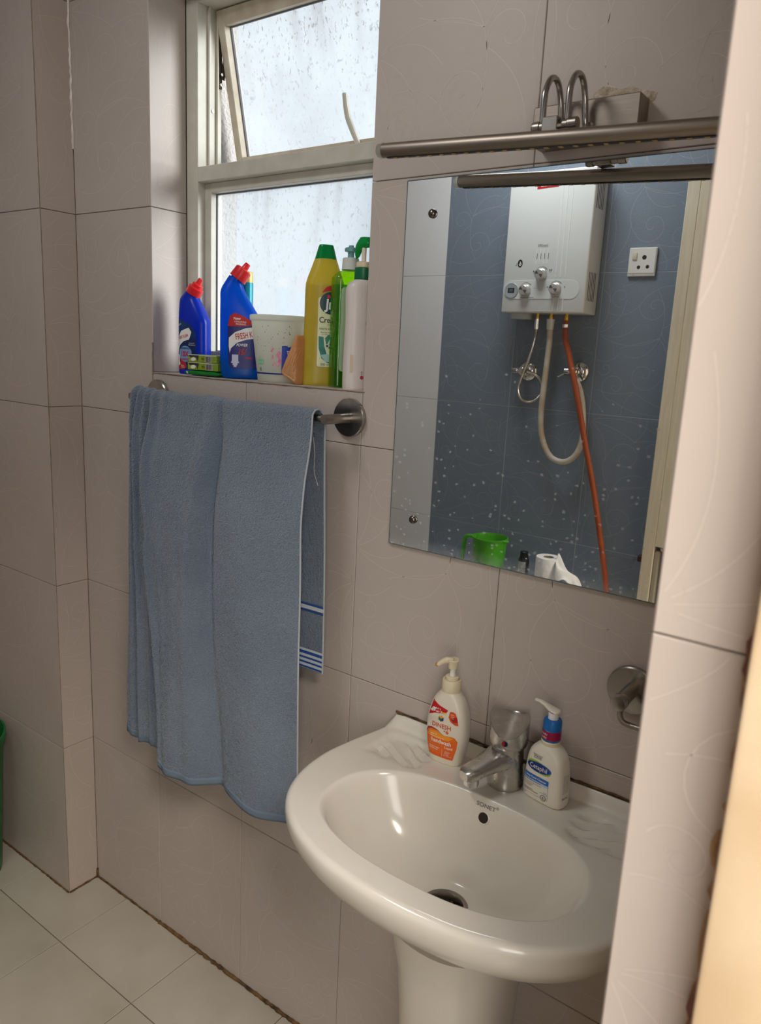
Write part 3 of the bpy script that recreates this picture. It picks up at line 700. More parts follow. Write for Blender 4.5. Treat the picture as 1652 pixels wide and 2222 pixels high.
# the back panel shows its outer side beyond the front edge, so bands lie on the room side too
def bstrip(d0, d1, lift): return strip(.86, 1.004, lambda s: -BACK + d0, lambda s: -BACK + d1, 12, 1, -lift)
obj('woven_band', bstrip(.002, .042, .0026), M_STRIPEW, tw)
for d0, d1 in ((.003, .007), (.0125, .0165), (.022, .026), (.0315, .0375), (.118, .122), (.131, .135)):
    obj('woven_stripe', bstrip(d0, d1, .0032), M_STRIPE, tw)
obj('woven_band', bstrip(.123, .1305, .003), M_STRIPEW, tw)
obj('loose_thread', tube(catmull([(.236, -.026, .62), (.232, -.03, .575), (.224, -.029, .545), (.226, -.03, .53), (.212, -.029, .527), (.204, -.03, .505), (.202, -.03, .49)], 6), .0007, 5), M_THREAD, tw)
obj('loose_thread', tube(catmull([(.262, -.002, .77), (.270, -.006, .74), (.268, -.004, .71), (.280, -.006, .685)], 6), .0005, 5), M_THREAD, tw)
obj('loose_thread', tube(catmull([(.247, -.02, .19), (.254, -.02, .17), (.258, -.02, .14)], 6), .0005, 5), M_THREAD, tw)

# ---- paper holder beside the basin
tp = thing('paper_holder', 'steel toilet paper holder with a round plate and a bent rod beside the doorway', 'paper holder', (.237, 0, 1.030))
obj('mounting_disc', lathe([(.0365, .0005), (.037, .002), (.037, .009), (.0352, .0108), (.0015, .0108)], 48, '-y'), M_CHROME, tp)
obj('post', lathe([(.0105, .010), (.0105, .060), (.0095, .0625), (.002, .0632)], 26, '-y'), M_STEEL, tp)
P = catmull([(0, -.052, -.006), (0, -.052, -.016), (.001, -.0525, -.024), (.006, -.053, -.031), (.016, -.053, -.033), (.03, -.053, -.033), (.12, -.053, -.033)], 6)
obj('paper_rod', tube(P, .0042, 14), M_STEEL, tp)
obj('rod_collar', lathe([(.011, .05), (.0118, .052), (.0118, .0665), (.0105, .0685), (.002, .069)], 26, '-y'), M_CHROME, tp)

# ================================================================ WASH BASIN
SX = .066; RZ = .829
sink = thing('wash_basin', 'white ceramic pedestal wash basin with a D-shaped bowl against the tiled wall', 'wash basin', (SX, 0, 0))
half = [(.0, -.003), (.12, -.003), (.225, -.003), (.250, -.006), (.2585, -.018), (.268, -.06), (.280, -.12), (.2855, -.18), (.276, -.245), (.247, -.305), (.195, -.352), (.125, -.382), (.06, -.394), (0, -.397)]
full = half + [(-x, y) for x, y in reversed(half[1:-1])]
outl = catmull(full, 14, closed=True)
CY = -.20
NA = 176
def radial(curve, c):
    an = sorted([(math.atan2(y - c[1], x - c[0]), math.hypot(x - c[0], y - c[1])) for x, y in curve])
    an = [(an[-1][0] - 2 * PI, an[-1][1])] + an + [(an[0][0] + 2 * PI, an[0][1])]
    out = []; k = 0
    for i in range(NA):
        a = -PI + 2 * PI * (i + .5) / NA
        while an[k + 1][0] < a: k += 1
        (a0, r0), (a1, r1) = an[k], an[k + 1]; t = (a - a0) / (a1 - a0) if a1 > a0 else 0
        out.append((c[0] + (r0 + (r1 - r0) * t) * math.cos(a), c[1] + (r0 + (r1 - r0) * t) * math.sin(a)))
    return out
OUT = radial(outl, (0, CY))
bowl = []
for i in range(240):
    a = 2 * PI * i / 240; n = 2.35; c, s = math.cos(a), math.sin(a)
    bx = .209 * math.copysign(abs(c) ** (2 / n), c); by = .1215 * math.copysign(abs(s) ** (2 / n), s)
    bowl.append((bx, -.2305 + by))
BOWL = radial(bowl, (0, CY))
DR = (0.0, -.221)          # drain
def deck_z(x, y):
    z = RZ
    z += .022 * smooth01(-.021, -.009, y)                                   # upstand along the wall
    for sx in (-1, 1):                                                      # ribbed soap hollows in the corners
        px = x * sx
        m = smooth01(.128, .142, px) * (1 - smooth01(.222, .240, px)) * smooth01(-.122, -.104, y) * (1 - smooth01(-.042, -.030, y))
        z -= m * (.0075 - .0042 * math.sin((px * .62 - y) * 2 * PI / .024))
    z += .0015 * smooth01(-.20, -.36, y)
    return z
loops = []
# underside and outer skin, drawn in towards the wall as it goes down
for s, z in ((.40, .668), (.50, .679), (.64, .696), (.78, .718), (.885, .744), (.950, .769), (.985, .791), (.999, .809), (1.0, .818)):
    loops.append([(x * s, -.003 + (y + .003) * s, z) for x, y in OUT])
for k in range(5):                                                           # rolled rim
    a = PI / 2 * (k + 1) / 5; ins = .011 * (1 - math.cos(a)); up = .011 * math.sin(a)
    l = []
    for (x, y), (bx, by) in zip(OUT, BOWL):
        d = math.hypot(x - bx, y - by); t = ins / d; px, py = x + (bx - x) * t, y + (by - y) * t
        l.append((px, py, .818 + up + deck_z(px, py) - RZ))
    loops.append(l)
ND_ = 34
for k in range(1, ND_):
    t = k / ND_; l = []
    for (x, y), (bx, by) in zip(OUT, BOWL):
        d = math.hypot(x - bx, y - by); t0 = .011 / d; tt = t0 + (1 - t0) * t
        px, py = x + (bx - x) * tt, y + (by - y) * tt
        l.append((px, py, deck_z(px, py)))
    loops.append(l)
prof = [(1.0, 0.0), (.985, .0012), (.965, .005), (.945, .012), (.92, .023), (.885, .036), (.84, .051), (.78, .067), (.70, .083), (.60, .098), (.48, .110), (.36, .118), (.25, .1225), (.165, .125), (.14, .1275)]
for q, dz in prof:
    l = []
    w = 1 - q
    for bx, by in BOWL:
        cx, cy = DR[0], DR[1]
        if q < .17:
            a = math.atan2(by - CY, bx - 0); r = .205 * q
            px, py = cx + r * math.cos(a), cy + r * math.sin(a)
        else:
            px, py = cx + (bx - cx) * q, cy + (by - cy) * q
            f = smooth01(.5, .17, q); a = math.atan2(by - CY, bx); r = .205 * q
            px += (cx + r * math.cos(a) - px) * f; py += (cy + r * math.sin(a) - py) * f
        l.append((px, py, deck_z(bx, by) * (1 - smooth01(0, .1, w)) + RZ * smooth01(0, .1, w) - dz))
    loops.append(l)
basin = obj('basin', loft(loops, True, False), M_CERAMIC, sink, angle=60)
# overflow hole and lettering on the back slope of the bowl
def bowl_back(x, zoff):  # point on the back slope at depth zoff
    pr_ = prof
    for (q0, z0), (q1, z1) in zip(pr_, pr_[1:]):
        if z1 >= zoff:
            q = q0 + (q1 - q0) * (zoff - z0) / (z1 - z0); break
    by = -.2305 + .1215 * (1 - min(.98, abs(x / max(.05, q)) / .209) ** 2.35) ** (1 / 2.35)
    return Vector((x, DR[1] + (by - DR[1]) * q, RZ - zoff))
def bowl_map(cx, zc, tilt):
    def f(x, z, e):
        p = bowl_back(cx + x, zc - z * math.sin(tilt)); return p + Vector((0, -e * math.sin(tilt), e * math.cos(tilt)))
    return f
OC = bowl_back(0.002, .024); OC2 = bowl_back(0.002, .034); tv = (OC - OC2).normalized(); nv = Vector((0, tv.z, -tv.y)); nv = nv if nv.y < 0 else -nv
Mo = Matrix.Identity(4)
for i, c in enumerate((Vector((1, 0, 0)), tv, nv)):
    for k in range(3): Mo[k][i] = c[k]
Mo.translation = bowl_back(0.002, .029) + nv * .0004
ring = xf(lathe([(.0105, -.002), (.0108, .0004), (.0095, .0010), (.0082, .0002), (.0075, -.012)], 28, 'z', False, False), Mo)
obj('overflow_rim', ring, M_CERAMIC, sink)
obj('overflow_hole', xf(lathe([(.0086, .0003), (.003, .0004)], 28, 'z', False, True), Mo), pm('dark_brown_hole', (48, 36, 26), .8), sink)
Ml = Mo.copy(); Ml.translation = bowl_back(0.003, .0108)
tv2 = (bowl_back(.003, .006) - bowl_back(.003, .016)).normalized(); nv2 = Vector((0, tv2.z, -tv2.y)); nv2 = nv2 if nv2.y < 0 else -nv2
for i, c in enumerate((Vector((1, 0, 0)), tv2, nv2)):
    for k in range(3): Ml[k][i] = c[k]
def logo_map(x, z, e): return Ml @ Vector((x, z, e))
lettering('lettering', [('SONET', 0, -.003, .0092, dict(xs=1.15)), ('®', .0195, .0015, .006)], logo_map, .0011, pm('grey_print', (92, 88, 84), .5), sink)
# waste
dr = obj('drain', lathe([(.0335, -.1245 + .0002), (.0345, -.1225), (.0325, -.1215), (.0285, -.1228), (.0262, -.128), (.0255, -.137), (.001, -.139)], 40, 'z', False, True), M_STEEL, sink); dr.location = (DR[0], DR[1], RZ)
obj('drain_cross', join(bbox(-.024, .024, -.0022, .0022, -.1345, -.131, .0006, 1), bbox(-.0022, .0022, -.024, .024, -.1345, -.131, .0006, 1), lathe([(.006, -.135), (.006, -.130), (.001, -.1295)], 16)), pm('grimy_brass', (120, 98, 52), .5, metal=.6, var=1.0, vscale=120, col2=(44, 36, 24)), dr)
obj('drain_well', lathe([(.0252, -.1362), (.001, -.1364)], 30, 'z', False, True), pm('black_well', (18, 16, 14), .6), dr)
# pedestal
pl = []
for z, hx, y0, y1, n in ((0.0, .100, -.045, -.270, 3.0), (.02, .099, -.045, -.268, 3.0), (.06, .090, -.05, -.255, 2.8), (.2, .078, -.055, -.240, 2.6), (.38, .080, -.055, -.243, 2.6), (.5, .085, -.05, -.252, 2.5), (.58, .091, -.045, -.262, 2.4), (.63, .100, -.04, -.274, 2.3), (.665, .108, -.035, -.282, 2.3)):
    l = []
    for j in range(56):
        a = 2 * PI * j / 56; c, s = math.cos(a), math.sin(a)
        l.append((hx * math.copysign(abs(c) ** (2 / n), c), (y0 + y1) / 2 + (y0 - y1) / 2 * math.copysign(abs(s) ** (2 / n), s), z))
    pl.append(l)
obj('pedestal', loft(pl, True, True), M_CERAMIC, sink, angle=60)
obj('wall_caulk', bead([(-.252, -.0015, RZ + .021), (.252, -.0015, RZ + .021)], .0019, 6, .5), M_CAULK, sink)

# ---- mixer tap
M_TAP = pm('limescaled_chrome', (206, 203, 198), .28, metal=1.0, var=.5, vscale=50, col2=(182, 178, 170), rvar=.06)
tap = thing('basin_tap', 'water-stained chrome mixer tap between the two pump bottles', 'tap', (.067, -.0515, RZ - .0005))
body = obj('tap_body', lathe([(.0285, 0), (.0292, .003), (.0285, .008), (.0272, .03), (.0262, .055), (.0255, .068), (.0262, .0715), (.012, .072)], 40), M_TAP, tap)
sp = []
for t, y, z, hw, hh in ((0, -.006, .046, .0245, .019), (.2, -.022, .046, .0235, .0165), (.5, -.045, .0425, .0200, .0120), (.75, -.063, .039, .0180, .0100), (.9, -.076, .0365, .0175, .0105), (1, -.086, .0350, .0155, .0100), (1, -.0905, .0345, .0095, .0070)):
    sp.append([(hw * math.copysign(abs(math.cos(a)) ** .62, math.cos(a)), y, z + hh * math.copysign(abs(math.sin(a)) ** .75, math.sin(a))) for a in [2 * PI * j / 32 for j in range(32)]])
spout = obj('spout', loft(sp), M_TAP, tap); spout.rotation_euler = (0, 0, math.radians(-20)); spout.location = (0, 0, .004)
ae = obj('aerator', lathe([(.0118, .0185), (.0122, .020), (.0122, .031), (.010, .032)], 30), M_BRIGHT, spout); ae.location = (0, -.0735, -.002)
# handle: a squat hood with a slanted, scooped top
hl = []
for z, r, in ((.0705, .0255), (.0715, .0290), (.0765, .0312), (.083, .0318), (.089, .0316)):
    hl.append([(r * math.cos(2 * PI * j / 48), r * math.sin(2 * PI * j / 48), z) for j in range(48)])
for k, r in ((0, .0314), (1, .0300), (2, .025), (3, .016), (4, .008)):
    l = []
    for j in range(48):
        a = 2 * PI * j / 48; x, y = r * math.cos(a), r * math.sin(a)
        zt = .1010 + .30 * y + 15.0 * x * x - .0012 * k
        l.append((x, y * (1.0 + (.18 if y > 0 else 0)), zt))
    hl.append(l)
hd = obj('handle', loft(hl), M_TAP, tap, angle=28); hd.rotation_euler = (0, 0, math.radians(16))
dm = cyl_map(.0318)
decal('red_dot', disc(-.0005, .0850, .0048, 20)[5:16], dm, .0004, pm('tap_red', (150, 24, 34), .3), hd, .003)
decal('blue_dot', disc(-.0005, .0850, .0048, 20)[15:] + disc(-.0005, .0850, .0048, 20)[:6], dm, .0004, pm('tap_blue', (24, 26, 58), .3), hd, .003)

# ================================================================ ON THE BASIN
M_WHITEPL = plastic('ivory_plastic', (228, 220, 202), .32, var=.5, vscale=10, col2=(216, 204, 180))
M_BLACKINK = pm('black_ink', (34, 34, 38), .5); M_WHITEINK = pm('white_ink', (240, 238, 232), .5); M_REDINK = pm('red_ink', (196, 26, 34), .45)
M_ORANGE = pm('orange_ink', (232, 116, 28), .4, var=.9, vscale=14, col2=(222, 84, 24)); M_AMBER = pm('amber_ink', (240, 150, 34), .4)
# ---- handwash
hb = thing('handwash_bottle', 'white pump bottle of handwash with an orange and red label beside the tap', 'soap bottle', (-.044, -.052, RZ), math.radians(3))
D = sections([H(0, 0, .0265, .0165), H(.0035, 0, .0295, .0188), H(.03, 0, .0350, .0208), H(.058, 0, .0375, .0212), H(.085, 0, .0355, .0208), H(.104, 0, .0300, .0195), H(.116, 0, .0245, .018, 2.6), H(.1235, 0, .0185, .0165, 2.3), H(.127, 0, .0165, .0163, 2.0)], 6)
bd = obj('bottle_body', bottle_geo(D), M_WHITEPL, hb)
fm = front_map(D)
decal('orange_panel', [(-.0332, .050), (-.030, .0575), (-.022, .0605), (-.013, .0598), (-.004, .0555), (.004, .0535), (.014, .0550), (.022, .0545), (.0275, .0485), (.0262, .034), (.0205, .0118), (-.0265, .0118), (-.031, .03)], fm, .0004, M_ORANGE, bd)
decal('maroon_swoosh', [(-.0335, .0515), (-.030, .0592), (-.021, .0625), (-.010, .0605), (.0005, .0547), (-.010, .0592), (-.021, .0600), (-.0285, .0562), (-.0325, .0485)], fm, .0007, pm('maroon_ink', (150, 40, 30), .4), bd)
decal('amber_patch', [(-.031, .046), (-.025, .0555), (-.012, .0575), (.0, .0535), (.012, .054), (.02, .0525), (.012, .046), (-.01, .045)], fm, .0006, M_AMBER, bd)
decal('red_banner', [(-.0236, .1100), (-.010, .1040), (.0072, .0998), (.004, .0945), (-.004, .0915), (-.0178, .0885), (-.0310, .0812)], fm, .0004, M_REDINK, bd)
decal('white_tag', [(-.0275, .0905), (-.0215, .0985), (-.0165, .0980), (-.0172, .0920), (-.0240, .0900)], fm, .0007, M_WHITEINK, bd)
decal('seal', [(.0105, .0985), (.0155, .0995), (.0205, .0975), (.0245, .0885), (.0268, .0768), (.0205, .0775), (.0130, .0815), (.0090, .0880)], fm, .0004, pm('vermilion_ink', (214, 82, 30), .4), bd)
decal('seal_shade', [(.0125, .0870), (.0230, .0920), (.0255, .0830), (.0185, .0815)], fm, .0007, pm('deep_red_ink', (168, 34, 24), .4), bd)
hx = disc(-.0046, .0822, .0056, 6, a0=PI / 2)
for k, c in enumerate(((232, 160, 40), (40, 110, 60), (30, 70, 120))):
    decal('logo_facet', [(-.0046, .0822), hx[(2 * k - 1) % 6], hx[2 * k], hx[(2 * k + 1) % 6]], fm, .0005, pm('facet_%d' % k, c, .4), bd)
decal('orange_drop', disc(.0085, .0605, .0029, 18), fm, .0005, pm('drop_orange', (226, 106, 40), .4), bd)
decal('maroon_drop', disc(.0032, .0617, .0013, 12), fm, .0005, MATS['maroon_ink'], bd)
lettering('lettering', [('DINESH', -.0030, .0655, .0112, dict(xs=.95, bold=.012))], fm, .0008, pm('brick_red_ink', (206, 74, 34), .4), bd)
lettering('lettering', [('handwash', -.0015, .0375, .0104, dict(xs=.92, bold=.014)), ('Liquid', .0130, .0312, .0062, dict(xs=.95, bold=.01)), ('gentle &', -.0165, .0505, .0034), ('effective protection', -.0095, .0465, .0034), ('ANTIBACTERIAL', -.0145, .0272, .0028, dict(bold=.01)), ('PROTECTION', -.0155, .0238, .0028, dict(bold=.01)),
          ('VITAMIN E', .0105, .0245, .0022), ('PERFECT', .0098, .0220, .0022), ('HYGIENE', .0095, .0194, .0022), ('ON CONTACT', .0112, .0168, .0022), ('BUY 2', -.0115, .0965, .0038, dict(bold=.02)), ('GET', -.0118, .0915, .0040, dict(bold=.02)), ('1', -.0055, .0910, .0066, dict(bold=.02)), ('99.99%', .0155, .0935, .0024), ('GERM', .0165, .0905, .0022), ('KILL', .0168, .0876, .0022)], fm, .0010, M_WHITEINK, bd)
lettering('lettering', [('FREE*', .0002, .0918, .0042, dict(bold=.02))], fm, .0010, pm('yellow_ink', (246, 206, 60), .4), bd)
lettering('lettering', [('Special', -.0222, .0948, .0026), ('offer', -.0216, .0920, .0026)], fm, .0010, pm('green_ink', (30, 110, 70), .4), bd)
dots = []
for i in range(13):
    for j in range(8):
        x = -.0285 + .0018 * i + .0006 * j; z = .0795 - .0021 * j + .0003 * i
        if abs(x) < .029 and x < -.004 - .0016 * j: dots.append(decal_geo(disc(x, z, .00034, 6), fm, .0005, None))
print_obj('dot_pattern', join(*dots), pm('grey_dots', (120, 116, 110), .5), bd)
print_obj('divider', decal_geo([(.0010, .0150), (.0014, .0150), (.0014, .0285), (.0010, .0285)], fm, .0009, None), M_WHITEINK, bd)
cr_ = plastic('cream_plastic', (226, 212, 180), .38)
obj('collar', lathe([(.0155, .1255), (.0162, .127), (.0160, .1465), (.0150, .1480), (.0120, .1480), (.0118, .1455)], 36), cr_, hb)
obj('collar_ring', lathe([(.0112, .144), (.0112, .1525), (.0100, .1535), (.005, .1535)], 30), cr_, hb)
obj('pump_stem', lathe([(.0046, .150), (.0044, .1700)], 20), plastic('white_stem', (236, 234, 228), .3), hb)
ph = obj('pump_head', join(lathe([(.0062, .1665), (.0078, .1672), (.0082, .176), (.0100, .1795), (.0102, .1815), (.0090, .1830), (.002, .1822)], 30)), cr_, hb)
nz = catmull([(0, -.001, .1785), (-.009, -.003, .1795), (-.016, -.005, .1765), (-.0225, -.007, .1705), (-.0240, -.0075, .1680)], 6)
obj('nozzle', tube(nz, lambda t: .0062 - .0028 * t, 14), cr_, ph)
obj('nozzle_tip', tube([(-.0222, -.0069, .1712), (-.0262, -.0080, .1690), (-.0272, -.0083, .1665)], lambda t: .0034 - .0010 * t, 12), plastic('orange_residue', (214, 132, 60), .4), ph)

# ---- facial cleanser
cb = thing('cleanser_bottle', 'white pump bottle of facial cleanser with a blue oval label and blue collar', 'soap bottle', (.137, -.049, RZ), math.radians(-11))
D = sections([H(0, 0, .0330, .0165, 3.4), H(.003, 0, .0355, .0195, 3.4), H(.012, 0, .0362, .0205, 3.6), H(.04, 0, .0350, .0205, 3.6), (-.0325, .066, .0325, .066, .0200, 3.5), H(.080, 0, .0290, .0190, 3.2), H(.0885, 0, .0230, .0175, 2.8), H(.0935, 0, .0170, .0155, 2.3), H(.0955, 0, .0145, .0142, 2.0)], 6)
bd = obj('bottle_body', bottle_geo(D), plastic('white_bottle_plastic', (232, 226, 210), .34, var=.4, vscale=12, col2=(222, 212, 190)), cb)
fm = front_map(D); tl_ = -.02
def oval(cx, cz, a, b, rot, n=36): return [(cx + a * math.cos(t) * math.cos(rot) - b * math.sin(t) * math.sin(rot), cz + a * math.cos(t) * math.sin(rot) + b * math.sin(t) * math.cos(rot)) for t in [2 * PI * i / n for i in range(n)]]
decal('green_crescent', oval(-.0035, .0590, .0218, .0088, math.radians(-9)), fm, .0004, pm('lime_ink', (142, 186, 30), .4), bd)
decal('blue_oval', oval(-.0035, .0588, .0226, .0080, math.radians(2)), fm, .0006, pm('mid_blue_ink', (34, 100, 178), .4), bd)
decal('navy_oval', oval(-.0048, .0585, .0205, .0074, math.radians(1)), fm, .0008, pm('navy_ink', (18, 44, 120), .4), bd)
lettering('lettering', [('Cetaphil', -.0040, .0555, .0106, dict(xs=.92))], fm, .0011, M_WHITEINK, bd)
decal('blue_band', [(-.0295, .0352), (.0165, .0352), (.0165, .0438), (-.0295, .0438)], fm, .0004, pm('band_blue_ink', (30, 104, 184), .4), bd)
decal('pale_blue_band', [(-.0295, .0315), (.0165, .0315), (.0165, .0352), (-.0295, .0352)], fm, .0004, pm('pale_blue_ink', (176, 200, 226), .4), bd)
lettering('lettering', [('Daily Facial Cleanser', -.0068, .0380, .0046, dict(bold=.01))], fm, .0007, M_WHITEINK, bd)
lettering('lettering', [('Normal to Oily, Sensitive Skin', -.0290, .0323, .0026, dict(align='LEFT', bold=.015)), ('Gently cleanses to remove impurities', -.0290, .0285, .0022, dict(align='LEFT', bold=.01)), ('while respecting skin', -.0290, .0258, .0022, dict(align='LEFT', bold=.01)), ('moisture balance', -.0290, .0231, .0022, dict(align='LEFT', bold=.01)),
          ('Hydrating Glycerin', -.0290, .0175, .0024, dict(align='LEFT', bold=.015)), ('Vitamin B3 & Pro-Vitamin B5', -.0290, .0148, .0024, dict(align='LEFT', bold=.015)), ('250ml', -.0290, .0080, .0024, dict(align='LEFT')), ('DEFENDS AGAINST', -.0075, .0775, .0021, dict(bold=.015)), ('TESTED FOR', -.0078, .0747, .0026, dict(bold=.02)), ('SENSITIVE SKIN', -.0075, .0722, .0021, dict(bold=.015)), ('5', .0092, .0108, .0058, dict(bold=.02))], fm, .0007, M_BLACKINK, bd)
rg = []
for a, b in (((-.0297, .0108), (-.0294, .0352)), ((.0164, .0108), (.0167, .0352))): rg.append(decal_geo([(a[0], a[1]), (b[0], a[1]), (b[0], b[1]), (a[0], b[1])], fm, .0004, .005))
rg.append(decal_geo([(-.0297, .0106), (.0167, .0106), (.0167, .0109), (-.0297, .0109)], fm, .0004, .004))
for i in range(24):
    a0, a1 = 2 * PI * i / 24, 2 * PI * (i + .8) / 24; c = (.0092, .0128)
    rg.append(decal_geo([(c[0] + .0040 * math.cos(a0), c[1] + .0040 * math.sin(a0)), (c[0] + .0051 * math.cos(a0), c[1] + .0051 * math.sin(a0)), (c[0] + .0051 * math.cos(a1), c[1] + .0051 * math.sin(a1)), (c[0] + .0040 * math.cos(a1), c[1] + .0040 * math.sin(a1))], fm, .0005, None))
print_obj('label_border', join(*rg), pm('charcoal_ink', (70, 70, 76), .5), bd)
bb_ = []
for cx, cz, r in ((.0105, .0215, .0017), (.0135, .0225, .0012), (.0142, .0200, .0019)):
    for i in range(14):
        a0, a1 = 2 * PI * i / 14, 2 * PI * (i + 1) / 14
        bb_.append(decal_geo([(cx + r * .75 * math.cos(a0), cz + r * .75 * math.sin(a0)), (cx + r * math.cos(a0), cz + r * math.sin(a0)), (cx + r * math.cos(a1), cz + r * math.sin(a1)), (cx + r * .75 * math.cos(a1), cz + r * .75 * math.sin(a1))], fm, .0005, None))
print_obj('bubble_print', join(*bb_, decal_geo([(.0020, .0195), (.0105, .0195), (.0105, .0202), (.0020, .0202)], fm, .0004, None)), pm('pale_steel_ink', (150, 170, 192), .5), bd)
def side_map(x, z, e): return Vector((.0349 - .03 * max(0, z - .03) + e, x, z))
lettering('side_lettering', [(s, -.010, .056 - .0026 * i, .0021, dict(align='LEFT')) for i, s in enumerate(('Directions for use', 'wet skin and apply', 'rub gently, rinse', 'Ingredients: water', 'glycerin, sodium', 'cocoyl isethionate', 'panthenol, niacin-', 'amide, citric acid', 'External use only', 'keep away from eyes', 'store below 30 C', 'made for daily use'))] + [('ก้อนใหม่', -.010, .017, .0046, dict(align='LEFT', bold=.02))], side_map, .0012, M_BLACKINK, bd)
obj('neck_ring', lathe([(.0142, .0945), (.0150, .0960), (.0150, .1010), (.0138, .1022)], 34), cr_, cb)
col_ = obj('collar', lathe([(.0138, .1020), (.0144, .1030), (.0142, .1330), (.0128, .1365), (.0080, .1372)], 36), plastic('blue_collar_plastic', (20, 104, 178), .35), cb)
band = obj('maroon_band', lathe([(.0146, .1055), (.0149, .1058), (.0147, .1195), (.0144, .1198)], 36, 'z', False, False), plastic('maroon_film', (150, 16, 66), .3), col_)
lettering('lettering', [('สำหรับ', -.004, .1135, .0046), ('ผิวมัน', -.004, .1080, .0046)], cyl_map(.0149), .0004, M_WHITEINK, band)
obj('pump_stem', lathe([(.0080, .136), (.0078, .1475)], 24), plastic('white_stem', (236, 234, 228), .3), cb)
hp_ = []
for x, z, hw, hh in ((.0105, .1500, .0050, .0022), (.0085, .1500, .0085, .0032), (.0, .1505, .0092, .0036), (-.008, .1520, .0075, .0036), (-.016, .1545, .0052, .0032), (-.025, .1560, .0042, .0030), (-.0335, .1555, .0038, .0028), (-.0350, .1550, .0026, .0020)):
    hp_.append([(x, hw * math.cos(2 * PI * j / 20), z + hh * math.sin(2 * PI * j / 20)) for j in range(20)])
obj('pump_head', loft(hp_), M_WHITEPL, cb)

# ================================================================ ON THE WINDOW SILL
SZ0 = WZ0 + .0004
RD = plastic('red_cap_plastic', (226, 40, 44), .3)
# ---- slimmer cleaner bottle by the reveal
M_B1 = thin('deep_blue_plastic', (14, 62, 206), .40, .25, .15)
b1 = thing('cleaner_bottle', 'dark blue toilet cleaner bottle with red cap, leaning neck, against the window reveal', 'cleaner bottle', (-.824, .059, SZ0), math.radians(17))
D = sections([H(0, 0, .0315, .0190, 3), H(.003, 0, .0350, .0215, 3), H(.03, 0, .0360, .0220, 3), H(.10, 0, .0360, .0220, 3), (-.0358, .122, .0350, .116, .0218, 3), (-.0350, .145, .0290, .130, .0205, 2.8), (-.0335, .163, .0200, .147, .0180, 2.5), (-.0245, .176, .0135, .158, .0150, 2.2), (-.0180, .184, .0105, .166, .0138, 2.0)], 6)
bd = obj('bottle_body', bottle_geo(D), M_B1, b1); fm_ = front_map(D); fm = lambda x, z, e: fm_(x * 1.06 + .002, z * 1.13 + .003, e)
decal('label', [(-.0335, .012), (-.0345, .098), (-.028, .102), (-.012, .098), (.004, .090), (.0130, .078), (.0150, .062), (.0125, .030), (.010, .006), (-.030, .006)], fm, .0004, pm('navy_label', (14, 34, 92), .35, var=.8, vscale=20, col2=(20, 70, 130)), bd)
decal('white_flag', [(-.0325, .050), (-.0320, .066), (-.022, .080), (-.003, .0865), (.0035, .078), (-.002, .064), (-.016, .060), (-.026, .052), (-.0315, .040)], fm, .0007, M_WHITEINK, bd)
decal('glow_patch', oval(-.012, .036, .0165, .0155, 0), fm, .0006, pm('haze_blue_ink', (120, 160, 206), .4), bd)
decal('bowl_print', [(-.0325, .010), (-.0335, .030), (-.027, .034), (-.024, .024), (-.010, .020), (-.008, .010), (-.018, .006), (-.030, .006)], fm, .0008, pm('label_red_ink', (176, 40, 44), .4), bd)
decal('bowl_print', [(-.0315, .018), (-.0305, .034), (-.0265, .034), (-.0270, .022), (-.0245, .016), (-.029, .013)], fm, .0010, M_WHITEINK, bd)
lettering('lettering', [('PURE FLUSH', -.0165, .0665, .0078, dict(xs=.62, rot=.26, bold=.015))], fm, .0010, M_REDINK, bd)
lettering('lettering', [('10X', -.0135, .0315, .0140, dict(xs=.82, bold=.03)), ('ADVANCED', -.0130, .0235, .0058, dict(xs=.72, bold=.02))], fm, .0010, M_REDINK, bd)
lettering('lettering', [('POWER PLUS', -.0120, .0450, .0050, dict(xs=.78, bold=.02))], fm, .0010, pm('ink_navy', (16, 26, 70), .4), bd)
lettering('lettering', [('NEW', -.0265, .0900, .0048, dict(rot=.3, bold=.01)), ('PLEASANT', .0040, .0560, .0028), ('FRAGRANCE', .0045, .0525, .0028), ('FRESH', -.019, .0125, .0030), ('CLEAN', -.018, .0092, .0030)], fm, .0010, M_WHITEINK, bd)
axis = (Vector((.0105, 0, .166)) - Vector((-.0180, 0, .184))); ax_n = Vector((.532, 0, .846))
Mc = Matrix.Translation((-.0042, 0, .1738)) @ ax_n.to_track_quat('Z', 'Y').to_matrix().to_4x4()
cp = obj('cap', xf(lathe([(.0172, .000), (.0176, .001), (.0168, .0160), (.0120, .0168), (.0118, .0240), (.0105, .0252), (.0066, .0255)], 34), Mc), RD, b1)
obj('cap_nozzle', xf(lathe([(.0066, .0250), (.0054, .0355), (.0048, .0380), (.001, .0385)], 20), Mc), RD, cp)
